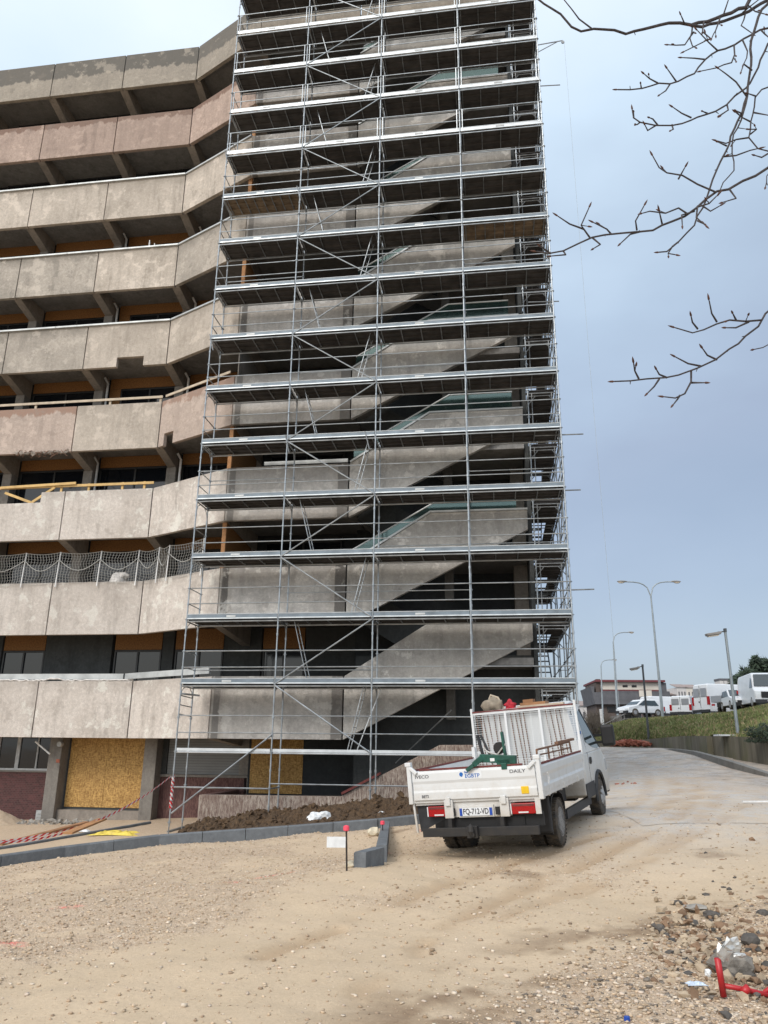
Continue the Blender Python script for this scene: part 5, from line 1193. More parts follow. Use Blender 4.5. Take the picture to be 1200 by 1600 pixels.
# planks by the pillar
pk_ = thing('plank_pile', 'brown timber planks leaning across the kerb left of the scaffold', 'planks')
a = at(105, 1305, 18.9); b = at(160, 1283, 21.2); MB().bar(a + Vector((0, 0, .04)), b + Vector((0, 0, .05)), .22, .04).build('plank', 'timber_orange', pk_); a = at(0, 1322, 18.5); b = at(135, 1290, 20.5); MB().bar(a + Vector((0, 0, .03)), b + Vector((0, 0, .08)), .16, .04).build('plank', 'timber_brown', pk_)
# warning tape
def tape(label, P, w=.05):
    me = bpy.data.meshes.new('warning_tape'); V = []; Fc = []; uv = []; L = 0
    N = 60; Q = []
    for a, b, sg in P:
        for i in range(N): t_ = i / N; q = Vector(a).lerp(Vector(b), t_); q.z -= sg * 4 * t_ * (1 - t_); Q.append(q)
    Q.append(Vector(P[-1][1]))
    for i, q in enumerate(Q):
        tw_ = math.sin(i * .12) * .5
        up_ = Vector((.2 * tw_, .6 * tw_, 1)).normalized()
        V += [q - up_ * w / 2, q + up_ * w / 2]; L += (q - Q[i - 1]).length if i else 0; uv += [(L, 0), (L, 1)]
    Fc = [(2 * i, 2 * i + 2, 2 * i + 3, 2 * i + 1) for i in range(len(Q) - 1)]
    me.from_pydata([tuple(v) for v in V], [], Fc); ul = me.uv_layers.new()
    for lp in me.loops: ul.data[lp.index].uv = uv[lp.vertex_index]
    me.materials.append(M['warning_tape']); o = bpy.data.objects.new('warning_tape', me); COL.objects.link(o); tag(o, label, 'tape'); return o
kn = W(.02, -.05, -1.3)
tape('red and white warning tape strung from the scaffold foot down to the left edge', [(W(-.05, -.08, -.87), at(140, 1287, 20.5), .12), (at(140, 1287, 20.5), at(0, 1316, 17.5), .1), (at(0, 1316, 17.5), at(-150, 1352, 15), .1)])
tape('second red and white tape lying lower, near the planks at the left edge', [(at(118, 1292, 20.3), at(-20, 1317, 17.8), .05)])
m = MB(); m2 = MB(); rr = random.Random(8)
P = []
for i in range(60): a = i * .9; P.append(W(.0 + .045 * math.cos(a), .045 * math.sin(a), -.85 - i * .016))
me_o = tape('red and white tape wound round the left scaffold foot', [(P[i], P[i + 1], 0) for i in range(0, 58, 1)], .09)
# marker stakes
def stake(label, px, py, h, r=.012, board_=None):
    v = onG(px, py); s = thing('marker_stake', label, 'marker stake', tuple(v)); MB().tube([(0, 0, -.05), (-.02, 0, h)], r, 8).build('rod', 'iron', s)
    MB().lathe([(h - .03, .02), (h - .02, .04), (h + .03, .038), (h + .04, .015)], (-.02, 0, 0), 'z', 12).build('cap', 'pink_cap', s)
    if board_: MB().box(*board_).build('board', 'white_sheet', s)
stake('iron stake with a pink cap and white board in front of the kerb return', 542, 1361, .50, board_=(-.27, -.025, -.01, .005, .27, .40))
stake('iron stake with a pink cap beside the far end of the kerb return', 599, 1326, .42, .01)

# ============================================================ BANK, WALL, CAR PARK, FAR THINGS
WL = [(900, 1165, 1163, 64), (957, 1167, 1161, 60), (1010, 1167, 1156, 52), (1040, 1167, 1153, 47), (1075, 1169, 1150, 43), (1112, 1175, 1150, 38.5), (1150, 1181, 1151, 36), (1200, 1192, 1152, 33), (1300, 1222, 1160, 28), (1400, 1262, 1170, 24)]
CR = [(880, 1150, 72), (915, 1146, 70), (945, 1134, 70), (985, 1125, 69), (1050, 1121, 66), (1137, 1115, 60), (1200, 1102, 52), (1300, 1085, 46), (1420, 1060, 42)]
base = [at(x, yb, Y) for x, yb, yt, Y in WL]; topw = [at(x, yt, Y) for x, yb, yt, Y in WL]; crest = [at(*c) for c in CR]
rw = thing('retaining_wall', 'low stained concrete retaining wall between the road and the grass bank', 'wall')
m = MB(); cp2 = MB(); n = len(topw)
for i in range(n - 1):
    a, b = topw[i], topw[i + 1]; d = (b - a); x = Vector((-d.y, d.x, 0)).normalized() * .25
    if x.y < 0: x = -x
    za, zb_ = Vector((0, 0, 1)) * 0, 0
    m.add([a, b, b + x, a + x, Vector((a.x, a.y, base[i].z - .5)), Vector((b.x, b.y, base[i + 1].z - .5)), Vector((b.x + x.x, b.y + x.y, base[i + 1].z - .5)), Vector((a.x + x.x, a.y + x.y, base[i].z - .5))], [(0, 1, 2, 3), (0, 4, 5, 1), (3, 2, 6, 7), (0, 3, 7, 4), (1, 5, 6, 2)])
m.build('wall_body', 'wall_streaked', rw)
for i in range(n - 1):
    a, b = topw[i], topw[i + 1]; d = (b - a); L = d.length; k = max(1, int(L / 1.0)); x = Vector((d.y, -d.x, 0)).normalized()
    if x.y > 0: x = -x
    for q in range(k): cp2.bar(a + d * (q / k) + x * .02 + Vector((0, 0, -.04)), Vector((a.x + d.x * q / k, a.y + d.y * q / k, base[i].z + (base[i + 1].z - base[i].z) * q / k)) + x * .02, .05, .04)
cp2.build('rib', 'wall_mossy', rw)
def loftgrid(A, B, na, nb, bulge=0, noise=0, seed=0):
    ta = np.linspace(0, 1, len(A)); tb = np.linspace(0, 1, len(B)); u = np.linspace(0, 1, na); A = np.array([tuple(p) for p in A]); B = np.array([tuple(p) for p in B])
    a = np.stack([np.interp(u, ta, A[:, i]) for i in range(3)], -1); b = np.stack([np.interp(u, tb, B[:, i]) for i in range(3)], -1); v = np.linspace(0, 1, nb)[:, None, None]
    P = a[None] * (1 - v) + b[None] * v; P[..., 2] += bulge * np.sin(np.pi * v[..., 0]) + noise * fbm(P[..., 0] + seed, P[..., 1], 4, .5) * np.sin(np.pi * np.clip(v[..., 0] + .15, 0, 1))
    return P
back = [a + Vector(((a.x - b.x), (a.y - b.y), 0)).normalized() * 0 for a, b in zip(topw, topw)]
P = loftgrid([p + Vector((0.02, .15, -.02)) for p in topw], crest, 200, 60, .25, .7, 4)
m = MB(); m.v = [tuple(q) for q in P.reshape(-1, 3)]; m.f = [(j * 200 + i, j * 200 + i + 1, (j + 1) * 200 + i + 1, (j + 1) * 200 + i) for j in range(59) for i in range(199)]
gb_ = m.build('grass_bank', 'grass_bank', smooth=True); gb_['kind'] = 'structure'
# tufts on the bank
def tufts(name, label, P, N, hmin, hmax, mat, seed, wid=.03):
    rs = np.random.RandomState(seed); m = MB(); nb, na = P.shape[:2]
    for _ in range(N):
        j = rs.rand() * (nb - 1.01); i = rs.rand() * (na - 1.01); a = P[int(j), int(i)]; b = P[int(j) + 1, int(i) + 1]; t = rs.rand(2)
        p = Vector((a[0] + (b[0] - a[0]) * t[0], a[1] + (b[1] - a[1]) * t[1], (a[2] + b[2]) / 2)); h = rs.uniform(hmin, hmax); an = rs.rand() * 6.28; w = wid * rs.uniform(.7, 1.6); dx, dy = math.cos(an) * w, math.sin(an) * w; lx, ly = rs.normal(0, h * .3, 2)
        m.add([(p.x - dx, p.y - dy, p.z - .02), (p.x + dx, p.y + dy, p.z - .02), (p.x + lx, p.y + ly, p.z + h)], [(0, 1, 2)])
    o = m.build(name, mat); tag(o, label, 'grass', kind='stuff')
simple('grass_blade', (0.18, 0.21, 0.075), .9, 0, .6, .9, dirt=(0.08, 0.10, 0.032)); simple('dry_grass_blade', (0.34, 0.28, 0.15), .9, 0, .4, 1.3)
tufts('grass', 'short green winter grass covering the bank above the wall', P, 26000, .06, .2, 'grass_blade', 1, .05)
tufts('dry_grass', 'dry straw coloured grass mixed into the bank', P, 12000, .06, .2, 'dry_grass_blade', 2, .05)
# car park plane behind the crest
far = [Vector((c.x + (c.x + 3) * 9 + 20, 900, 4.0)) for c in crest]; far[0].x = -300; far = [Vector((-420 + i * 190, 900, 3.6)) for i in range(len(crest))]
m = MB(); P2 = loftgrid([c + Vector((0, 0, -.01)) for c in crest], far, 40, 12); P2[..., 2] = np.where(P2[..., 1] < 72, P2[..., 2], np.minimum(3.6, P2[..., 2])); m.v = [tuple(q) for q in P2.reshape(-1, 3)]; m.f = [(j * 40 + i, j * 40 + i + 1, (j + 1) * 40 + i + 1, (j + 1) * 40 + i) for j in range(11) for i in range(39)]
lot = m.build('parking_lot', 'asphalt_lot'); lot['kind'] = 'structure'
# kerb of the road, verge of debris
kerb('worn kerb along the right side of the road, at the foot of the retaining wall', [at(1012, 1169.5, 50), at(1057, 1170, 42), at(1085, 1173, 39), at(1105, 1178, 36.0), at(1150, 1191, 30.5), at(1200, 1207, 27.0), at(1290, 1237, 23)], w=.2, h=.3, mat='kerb_concrete_pale', joints=1.5)

# lamps
def lamp_small(label, base_px, top_px, Y, head_dir=-1, L=.95):
    b = at(*base_px, Y); t = at(*top_px, Y); h = t.z - b.z; r = thing('street_lamp', label, 'street lamp', tuple(b), group='short lamp posts on the bank'); dx = t.x - b.x
    MB().tube([(0, 0, -.3), (dx, 0, h)], [.075, .06], 10).build('pole', 'lamp_dark' if Y > 45 else 'lamp_pole', r)
    m = MB(); m.box(dx - .05, dx + .05, -.08, .08, h - .05, h + .12); m.bar((dx, 0, h - .02), (dx + head_dir * .35, 0, h - .05), .06, .05); m.build('arm', 'lamp_dark', r)
    q = MB(); x0 = dx + head_dir * .2; x1 = dx + head_dir * L
    q.prism([(x0, -.14, h - .02), (x1, -.12, h - .14), (x1 - head_dir * .04, -.12, h - .26), (x0 + head_dir * .05, -.14, h - .16)], (0, 0, 0), (0, .27, 0)); hd = q.build('lamp_head', 'lamp_head', r, bevel=.03)
    MB().prism([(x0 + head_dir * .15, -.10, h - .185), (x1 - head_dir * .1, -.09, h - .262), (x1 - head_dir * .1, -.09, h - .30), (x0 + head_dir * .15, -.10, h - .225)], (0, 0, 0), (0, .19, 0)).build('lens', 'lamp_glass', hd)
lamp_small('short lamp post on the bank near the right edge, its slanting head to the left', (1154, 1152), (1133, 986), 36.5)
lamp_small('darker short lamp post on the bank, in front of the tall twin lamp', (1014, 1156), (1004, 1041), 51, -1, .85)
def lamp_tall(label, bp, tp, arms, Y, r0=.1, group=None, head=.75):
    b = at(*bp, Y); t = at(*tp, Y); o = thing('street_lamp', label, 'street lamp', tuple(b), group=group); T = t - b
    MB().tube([(0, 0, -1), T * .5, T], [r0, r0 * .75, r0 * .5], 10).build('pole', 'lamp_pole', o)
    for (ex_, ey_, kx) in arms:
        e = at(ex_, ey_, Y) - b; c1 = T + Vector(((e.x - T.x) * .12, 0, (e.z - T.z) * .6)); c2 = T + Vector(((e.x - T.x) * .45, 0, (e.z - T.z) * .93))
        P = [T, c1, T + Vector(((e.x - T.x) * .28, 0, (e.z - T.z) * .82)), c2, T + Vector(((e.x - T.x) * .7, 0, (e.z - T.z) * .99)), e]
        MB().tube(P, r0 * .42, 8).build('arm', 'lamp_pole', o); s = 1 if e.x > T.x else -1
        q = MB().blob((e.x + s * head * .35, 0, e.z + .02), head * .5, 3, 2, .02, (1, .32, .2)); hd = q.build('lamp_head', 'lamp_head', o, smooth=True)
        MB().blob((e.x + s * head * .45, 0, e.z - .07), head * .28, 4, 2, .02, (1, .45, .3)).build('lens', 'lamp_glass', hd, smooth=True)
lamp_tall('tall slender lamp post with two curved arms spreading like a Y', (1036, 1123), (1017, 932), [(978, 909, 0), (1050, 909, 0)], 66, .13, head=.95)
lamp_tall('tall curved lamp post with one arm, next to the twin lamp', (965, 1116), (958, 1003), [(982, 988, 0)], 84, .13, 'single-arm lamps by the flat building', head=.75)
lamp_tall('smaller curved lamp post with one arm, nearest to the scaffold', (942, 1125), (939, 1040), [(957, 1031, 0)], 100, .12, 'single-arm lamps by the flat building', head=.7)
# vehicles
def van(name, label, cat, loc, yaw, L, Wd, H, prof, glass, mat='car_white', wheel_r=.34, lights='rear', wheels=None, rear_doors=False, grille=False, plate=True, group=None):
    """prof: side outline (y forward, z up) from rear bottom round to front bottom"""
    o = thing(name, label, cat, tuple(loc), (0, 0, -yaw), group); hw = Wd / 2
    def wx(z): return hw if z < H * .55 else hw - (z - H * .55) * .16
    # body from stations so roof edges curve in
    n = len(prof); k = 5; fr = [-1, -.93, 0, .93, 1]; V = []
    for f_ in fr:
        for y_, z in prof: V.append((f_ * wx(z), y_ * (1 if abs(f_) < .95 else .985), z if abs(f_) < .95 else .25 + (z - .25) * .975))
    Fc = [(i * n + j, i * n + (j + 1) % n, (i + 1) * n + (j + 1) % n, (i + 1) * n + j) for i in range(k - 1) for j in range(n)] + [tuple(range(n)), tuple((k - 1) * n + j for j in range(n))[::-1]]
    bd = MB().add(V, Fc).build('body', mat, o, smooth=False, bevel=.03)
    for pl in glass:
        for s in (-1, 1):
            P = [(s * (wx(z) + .012), y_, z) for y_, z in pl['side']] if 'side' in pl else None
            if P: MB().prism(P, (0, 0, 0), (-s * .01, 0, 0)).build('window', 'car_glass', o)
        if 'front' in pl:
            (y0, z0), (y1, z1) = pl['front']; MB().prism([(-wx(z0) * .9, y0, z0), (wx(z0) * .9, y0, z0), (wx(z1) * .86, y1, z1), (-wx(z1) * .86, y1, z1)], (0, 0, 0), (0, .03 if y0 > 0 else -.03, .02)).build('windscreen', 'car_glass', o)
    for y_ in (wheels or (L * .19, L * .80)):
        for s in (-1, 1):
            w = MB().lathe([(-.1, .05), (-.1, wheel_r), (.1, wheel_r), (.1, .05)], (s * (hw - .10), y_, wheel_r), 'x', 20).build('wheel', 'tyre', o)
            MB().lathe([(s * .1, .2), (s * .115, .19), (s * .115, .02)], (s * (hw - .10), y_, wheel_r), 'x', 16).build('rim', 'rim_steel', w)
    for s in (-1, 1):
        MB().box(min(s * hw * .8, s * (hw + .012)), max(s * hw * .8, s * (hw + .012)), -.03, .10, H * .34, H * .60).build('tail_lamp', 'tail_light', o)
        MB().box(min(s * hw * .55, s * (hw - .03)), max(s * hw * .55, s * (hw - .03)), L - .22, L + .012, H * .33, H * .43).build('headlamp', 'clear_lens', o)
    MB().box(-hw, hw, -.08, .05, .28, .50).build('bumper', 'dark_plastic', o); MB().box(-hw, hw, L - .05, L + .08, .25, .48).build('bumper', 'dark_plastic', o)
    MB().box(-.26, .26, -.095, -.082, .52, .63).build('number_plate', 'plate_white', o); MB().box(-.26, .26, L + .082, L + .095, .33, .44).build('number_plate', 'plate_white', o)
    if rear_doors:
        m = MB(); m.box(-.008, .008, -.03, -.005, .5, H * .95); m.box(-.18, -.10, -.05, -.01, H * .42, H * .46); m.build('door_gap', 'ink_black', o)
        for s in (-1, 1): MB().box(min(s * .12, s * hw * .78), max(s * .12, s * hw * .78), -.035, -.012, H * .60, H * .86).build('rear_window', 'car_glass' if rear_doors == 'glass' else 'car_silver', o)
    if grille: MB().box(-hw * .6, hw * .6, L - .02, L + .04, H * .25, H * .42).build('grille', 'black_plastic', o)
    return o
VAN = lambda L, H: [(0, .35), (-.0, H * .5), (.08, H * .97), (.25, H), (L * .74, H), (L * .80, H * .95), (L * .90, H * .58), (L * .985, H * .46), (L, H * .3), (L - .02, .3)]
CAR = lambda L, H: [(0, .35), (0, H * .55), (.12, H * .62), (.45, H * .95), (.9, H), (L * .55, H), (L * .74, H * .66), (L * .97, H * .52), (L, H * .35), (L - .02, .3)]
PZ = 3.0
def lotpt(px, py, Y): return at(px, py, Y)
D = R
van('high_roof_van', 'big white high-roof van seen from behind, its long side to the right', 'van', lotpt(1097, 1119, 64.5), D(74), 5.4, 2.05, 2.55, VAN(5.4, 2.55), [{'side': [(4.05, 1.5), (4.1, 2.2), (4.5, 2.1), (4.85, 1.5)]}], rear_doors=True, wheels=(1.1, 4.4))
van('small_van', 'small white delivery van left of the high-roof van', 'van', lotpt(1065, 1122, 66), D(40), 4.2, 1.8, 1.82, VAN(4.2, 1.82), [{'side': [(2.9, 1.1), (2.95, 1.6), (3.3, 1.5), (3.7, 1.1)]}, {'front': ((3.75, 1.1), (3.4, 1.7))}], rear_doors=True)
van('large_van', 'large white van with a black grille facing the viewer at the right edge', 'van', lotpt(1199, 1107, 53.5) + Vector((1.2, 4.6, .1)), D(192), 5.2, 2.0, 2.35, VAN(5.2, 2.35), [{'side': [(3.9, 1.3), (3.95, 2.0), (4.3, 1.9), (4.7, 1.3)]}, {'front': ((4.72, 1.38), (4.22, 2.2))}], grille=True)
van('small_car', 'white hatchback facing the viewer beside the large van', 'car', lotpt(1172, 1108, 57) + Vector((.4, 3.9, 0)), D(190), 3.9, 1.7, 1.5, CAR(3.9, 1.5), [{'side': [(.6, .95), (.95, 1.4), (2.1, 1.4), (2.8, .98)]}, {'front': ((2.9, 1.02), (2.18, 1.46))}], grille=True)
van('small_car', 'white hatchback beside the maroon car, its windscreen to the left', 'car', lotpt(1030, 1121, 72), D(250), 4.0, 1.7, 1.5, CAR(4.0, 1.5), [{'side': [(.6, .95), (.95, 1.4), (2.1, 1.4), (2.8, .98)]}, {'front': ((2.9, 1.02), (2.18, 1.46))}])
van('small_car', 'dark maroon car left of the small white van', 'car', lotpt(1049, 1121, 77), D(12), 3.9, 1.7, 1.45, CAR(3.9, 1.45), [{'side': [(.6, .95), (.95, 1.4), (2.1, 1.4), (2.8, .98)]}], mat='car_maroon')
van('delivery_van', 'white van parked in front of the flat building, right of the two small cars', 'van', lotpt(1009, 1120, 76), D(75), 4.6, 1.85, 1.9, VAN(4.6, 1.9), [{'side': [(3.3, 1.1), (3.35, 1.65), (3.7, 1.55), (4.1, 1.1)]}])
van('small_car', 'white car at the left end of the parked row, by the stair handrail', 'car', lotpt(990, 1128, 82), D(200), 3.9, 1.7, 1.45, CAR(3.9, 1.45), [{'side': [(.6, .95), (.95, 1.4), (2.1, 1.4), (2.8, .98)]}, {'front': ((2.9, 1.02), (2.18, 1.42))}])
# parked dropside truck
pt = thing('parked_tipper', 'white dropside truck parked across in front of the high-roof van', 'truck', tuple(lotpt(1128, 1115, 60.5)), (0, 0, -D(68)))
m = MB(); m.box(-.95, .95, 0, 2.9, .85, .93); 
for s in (-1, 1): m.box(s * .95 - .02, s * .95 + .02, 0, 2.9, .93, 1.35)
m.box(-.95, .95, 0, .03, .93, 1.35); m.box(-.95, .95, 2.88, 2.92, .93, 1.75); m.build('bed', 'car_silver', pt, bevel=.01)
MB().prism([(-.9, 3.0, .5), (-.9, 3.0, 2.05), (-.9, 3.8, 2.1), (-.9, 4.4, 1.35), (-.9, 4.75, 1.1), (-.9, 4.8, .5)], (0, 0, 0), (1.8, 0, 0)).build('cab', 'car_white', pt, bevel=.05)
for s in (-1, 1): MB().prism([(s * .915, 3.2, 1.35), (s * .915, 3.2, 1.85), (s * .915, 3.75, 1.9), (s * .915, 4.25, 1.35)], (0, 0, 0), (-s * .01, 0, 0)).build('window', 'car_glass', pt)
MB().box(-.5, .5, .1, 4.5, .5, .8).build('chassis', 'chassis', pt)
for y_ in (.9, 4.0):
    for s in (-1, 1): MB().lathe([(-.1, .05), (-.1, .35), (.1, .35), (.1, .05)], (s * .85, y_, .35), 'x', 18).build('wheel', 'tyre', pt)
for s in (-1, 1): MB().box(s * .75 - .15, s * .75 + .15, -.04, .0, .6, .75).build('tail_lamp', 'tail_light', pt)

# flat building behind the car park
fb = thing('flat_building', 'low slate-clad building with a cream band and maroon roof edge beyond the car park', 'building', tuple(at(935, 1128, 110)), (0, 0, R(-4)))
b0 = at(935, 1128, 110); mpp = 110 / 1202 / .956 * 1.0
def bx_(x0, x1, yt, yb_, nm, mat, d0=0, d1=8, par=fb):
    return MB().box((x0 - 935) * mpp, (x1 - 935) * mpp, d0, d1, (1128 - yb_) * mpp, (1128 - yt) * mpp).build(nm, mat, par)
bx_(935, 1032, 1103, 1135, 'ground_storey', 'far_brown', .6, 8); bx_(932, 1040, 1086, 1103, 'upper_storey', 'far_slate', 0, 9); bx_(942, 1028, 1071.5, 1082, 'wall_band', 'far_cream', .3, 8.4); bx_(942, 1029, 1082.2, 1084, 'fascia', 'far_maroon', .25, 8.4); bx_(934, 1034, 1068.5, 1071.3, 'roof_edge', 'far_maroon', -.3, 9)
bx_(935, 941.6, 1071.5, 1085.8, 'end_wall', 'far_brown', .1, 8); bx_(942, 1040, 1084.2, 1085.8, 'upper_storey', 'far_slate', .1, 9); bx_(1028.3, 1036, 1072, 1084, 'upper_storey', 'far_slate', .1, 9)
MB().prism([(-2.9 * mpp, .02, 25 * mpp), (-8 * mpp, .02, 50 * mpp), (-2.9 * mpp, .02, 50 * mpp)], (0, 0, 0), (0, 8, 0)).build('end_wall', 'far_slate', fb)
for a, b in ((974, 981), (987, 994)): bx_(a, b, 1075.5, 1078.5, 'window', 'black_plastic', .24, .3)
bx_(996, 1004, 1083, 1092, 'window', 'far_cream', -.05, 0); bx_(1006, 1014, 1083, 1092, 'window', 'far_cream', -.05, 0); bx_(950, 962, 1106, 1114, 'window', 'black_plastic', .5, .6); bx_(940, 946, 1065.5, 1068.4, 'roof_vent', 'far_brown', 2, 3); bx_(1040.3, 1052, 1088, 1110, 'side_wing', 'far_brown', 1, 9)
# handrail down the steps
hr = thing('stair_handrail', 'pale metal handrails climbing beside steps up to the car park', 'handrail')
for off in (0, .8):
    a = at(946, 1131, 68) + Vector((0, off, .0)); b = at(975, 1116, 70) + Vector((0, off, 0)); c = at(1022, 1113, 72) + Vector((0, off, 0))
    m = MB().tube([a, b, c], .04, 6); m.tube([a - Vector((0, 0, .4)), b - Vector((0, 0, .4)), c - Vector((0, 0, .4))], .03, 6); m.build('rail', 'lamp_head', hr)
    for i in range(9): p = a.lerp(b, i / 4) if i <= 4 else b.lerp(c, (i - 4) / 4); MB().tube([p, p - Vector((0, 0, 1.0))], .035, 6).build('post', 'lamp_head', hr)
hr2 = thing('steps_wall', 'pale concrete wall beside the steps below the flat building', 'wall'); MB().prism([at(955, 1135, 71), at(955, 1120, 71), at(985, 1113, 71), at(1002, 1113, 71), at(1002, 1135, 71)], (0, 0, 0), (0, .4, 0)).build('wall_body', 'kerb_concrete_pale', hr2)
o = MB().tube([at(943, 1140, 66) - Vector((0, 0, .6)), at(939, 1108, 66)], .14, 10).build('bollard_post', 'white_pole'); tag(o, 'white painted post standing at the foot of the steps', 'post')
# shrubs: bare
def shrub(label, px, py, Y, w, h, seed, N=90, mat='dry_twigs', cat='shrub', name='bare_shrub'):
    b = at(px, py, Y); o = thing(name, label, cat, tuple(b)); rr = random.Random(seed); m = MB()
    for i in range(N):
        a = rr.uniform(0, 6.28); r = rr.uniform(0, w / 2); r2 = r * .5; hh = h * rr.uniform(.5, 1) * (1 - .3 * r / w)
        p0 = Vector((r2 * math.cos(a), r2 * math.sin(a) * .5, 0)); p1 = Vector((r * math.cos(a), r * math.sin(a) * .5, hh * .6)) + Vector((rr.uniform(-.2, .2), 0, 0)); p2 = p1 + Vector((rr.uniform(-.5, .5), rr.uniform(-.3, .3), hh * .4)); m.tube([p0, p1, p2], [.03, .022, .008], 4, False)
        for q in range(2): m.tube([p1, p1 + Vector((rr.uniform(-.5, .5), rr.uniform(-.3, .3), rr.uniform(.1, .6)))], [.015, .006], 3, False)
    m.build('branches', mat, o)
shrub('leafless brown shrub between the scaffold and the white post', 926, 1160, 64, 2.0, 2.6, 1); shrub('leafless brown shrub behind the stair handrails', 948, 1142, 69, 2.4, 1.5, 2); shrub('low leafless shrub just left of the flat building', 932, 1138, 74, 2.4, 2.0, 3)
def bush(label, px, py, Y, sx, sy, h, seed, N=1500, mat='dark_foliage', name='shrub', cat='shrub', leaf=.12, cone=False, group=None):
    b = at(px, py, Y); o = thing(name, label, cat, tuple(b), group=group); rr = random.Random(seed); m = MB()
    MB().tube([(0, 0, -.6), (0.03, 0, h * .9)], [.09, .02], 8).build('trunk', 'bark', o)
    for i in range(N):
        if cone: z = rr.random() ** 1.4 * h; r = (1 - z / h) * sx * (.55 + .45 * math.sin(z * 7 + seed) ** 2) + .06; a = rr.uniform(0, 6.28); q = r * math.sqrt(rr.random()); p = Vector((q * math.cos(a), q * math.sin(a), z + .3 - .2 * q))
        else:
            while True:
                p = Vector((rr.uniform(-1, 1), rr.uniform(-1, 1), rr.uniform(0, 1)))
                if p.x ** 2 + p.y ** 2 + p.z ** 2 < 1 - .35 * (math.sin(p.x * 6 + seed) * math.sin(p.z * 7)) : break
            p = Vector((p.x * sx, p.y * sy, p.z * h))
        d = Vector((rr.gauss(0, 1), rr.gauss(0, 1), rr.gauss(0, 1))).normalized(); e = d.orthogonal().normalized(); L = leaf * rr.uniform(.6, 1.5); m.add([p - e * L * .4, p + e * L * .4, p + d * L * 1.6], [(0, 1, 2)])
    m.build('crown', mat, o)
G_ = 'dark conifers at the far right'
bush('broad dark evergreen at the far right edge, largest of the row', 1201, 1090, 95, 3.0, 2, 4.9, 1, 4600, leaf=.36, name='conifer', cat='tree', group=G_)
bush('dark conifer second from the right edge', 1186, 1092, 100, 2.4, 2, 4.6, 2, 3400, leaf=.36, cone=True, name='conifer', cat='tree', group=G_)
bush('rounded dark tree third from the right edge', 1172, 1094, 105, 2.0, 2, 4.0, 3, 2600, leaf=.38, name='evergreen_tree', cat='tree', group=G_)
bush('smallest rounded dark tree, at the left end of the dark row', 1160, 1095, 112, 1.8, 2, 3.8, 4, 2200, leaf=.38, name='evergreen_tree', cat='tree', group=G_)
bush('dark green shrub over the retaining wall at the right edge', 1205, 1160, 32.5, 1.1, .7, .75, 6, 2600, leaf=.06, name='shrub')
# low stack of white battens on the bank
o = MB(); a = at(1140, 1150.5, 37); o.box(-.62, .62, -.35, .35, 0, .07); o = o.build('white_board', 'white_sheet', bevel=.02); o.location = a; tag(o, 'flat white board lying on top of the retaining wall by the lamp post', 'board')
m = MB(); a = at(1160, 1149, 36.5); b = at(1215, 1130, 35); c = at(1165, 1149, 36); d = at(1220, 1149, 34)
for p, q in ((a, b), (c, d), (a + Vector((.3, .3, 0)), b + Vector((.3, .6, -.1)))): m.tube([p + Vector((0, 0, .05)), q + Vector((0, 0, .05))], .03, 6)
o = m.build('pole_bundle', 'lamp_head'); tag(o, 'bundle of thin pale poles lying up the bank beside the dark shrub', 'poles')
# bricks: heap and strays
def rg3(rr):
    px = rr.uniform(958, 1012); v = at(px, 1163.5 - 6.0 * math.sin(math.pi * (px - 955) / 60) * rr.random(), 50 - (px - 958) * .02 + rr.uniform(-.8, .8)); return v
rr = random.Random(4); m = MB()
for i in range(330):
    v = rg3(rr); a = rr.uniform(0, 3.1); d = Vector((math.cos(a), math.sin(a), rr.uniform(-.6, .6))).normalized() * rr.uniform(.08, .28); m.bar(v - d, v + d, rr.uniform(.08, .2), rr.uniform(.06, .14))
o = m.build('brick_heap', 'brick_red'); tag(o, 'heap of broken red bricks at the far end of the retaining wall', 'brick heap')
def rg4(rr): v = G(rr.uniform(862, 905) + 90, rr.uniform(1222, 1228)); return v.x, v.y
rocks_stuff('brick_debris', 'few red brick fragments on the road ahead of the truck', 8, rg4, .03, .06, 'brick_red', 3, 'brick debris')
# far town
ft = [(1057, 1072, 1074, 'far_pale'), (1072, 1090, 1074.5, 'far_cream'), (1050, 1058, 1088, 'far_pale'), (906, 934, 1103, 'far_pale'), (1040, 1052, 1095, 'far_pale')]
LB = ['pale far apartment house left of the high-roof van', 'cream far house with a dark roof just left of the high-roof van', 'small pale house between the flat building and the far houses', 'long low white building seen past the right edge of the scaffold', 'tiny pale house right behind the flat building']
for (x0, x1, yt, mt), lb in zip(ft, LB):
    Y = 210 if x0 > 1000 else 150; a = at(x0, yt, Y); b = at(x1, yt, Y); z0 = at(x0, 1150, Y).z; o = thing('far_house', lb, 'house', (a.x, Y, z0), group='pale houses in the distance'); w = b.x - a.x; h = a.z - z0
    MB().box(0, w, 0, 8, 0, h).build('wall', mt, o); MB().prism([(-.3, -.3, h), (w + .3, -.3, h), (w + .3, 4, h + 1.0), (-.3, 4, h + 1.0)], (0, 0, 0), (0, 0, .15)).build('roof', 'far_roof', o)
    for i in range(3): MB().box(w * (.15 + .3 * i), w * (.15 + .3 * i) + w * .12, -.06, 0, h - 2.2, h - 1.1).build('window', 'far_slate', o)
Y = 190; a = at(1124, 1060, Y); b = at(1143, 1060, Y); z0 = at(1124, 1130, Y).z
o = thing('far_tower', 'pale boxy tower showing above the high-roof van', 'tower', (a.x, Y, z0)); w = b.x - a.x; h = a.z - z0; MB().box(0, w, 0, 3, 0, h - .5).build('wall', 'far_pale', o); MB().box(-.1, w + .1, -.1, 3.1, h - .49, h).build('roof', 'far_slate', o)
for i in (1, 2): MB().box(w * i / 3 - .05, w * i / 3 + .05, -.05, 0, h - 3.5, h - .6).build('rib', 'far_slate', o)
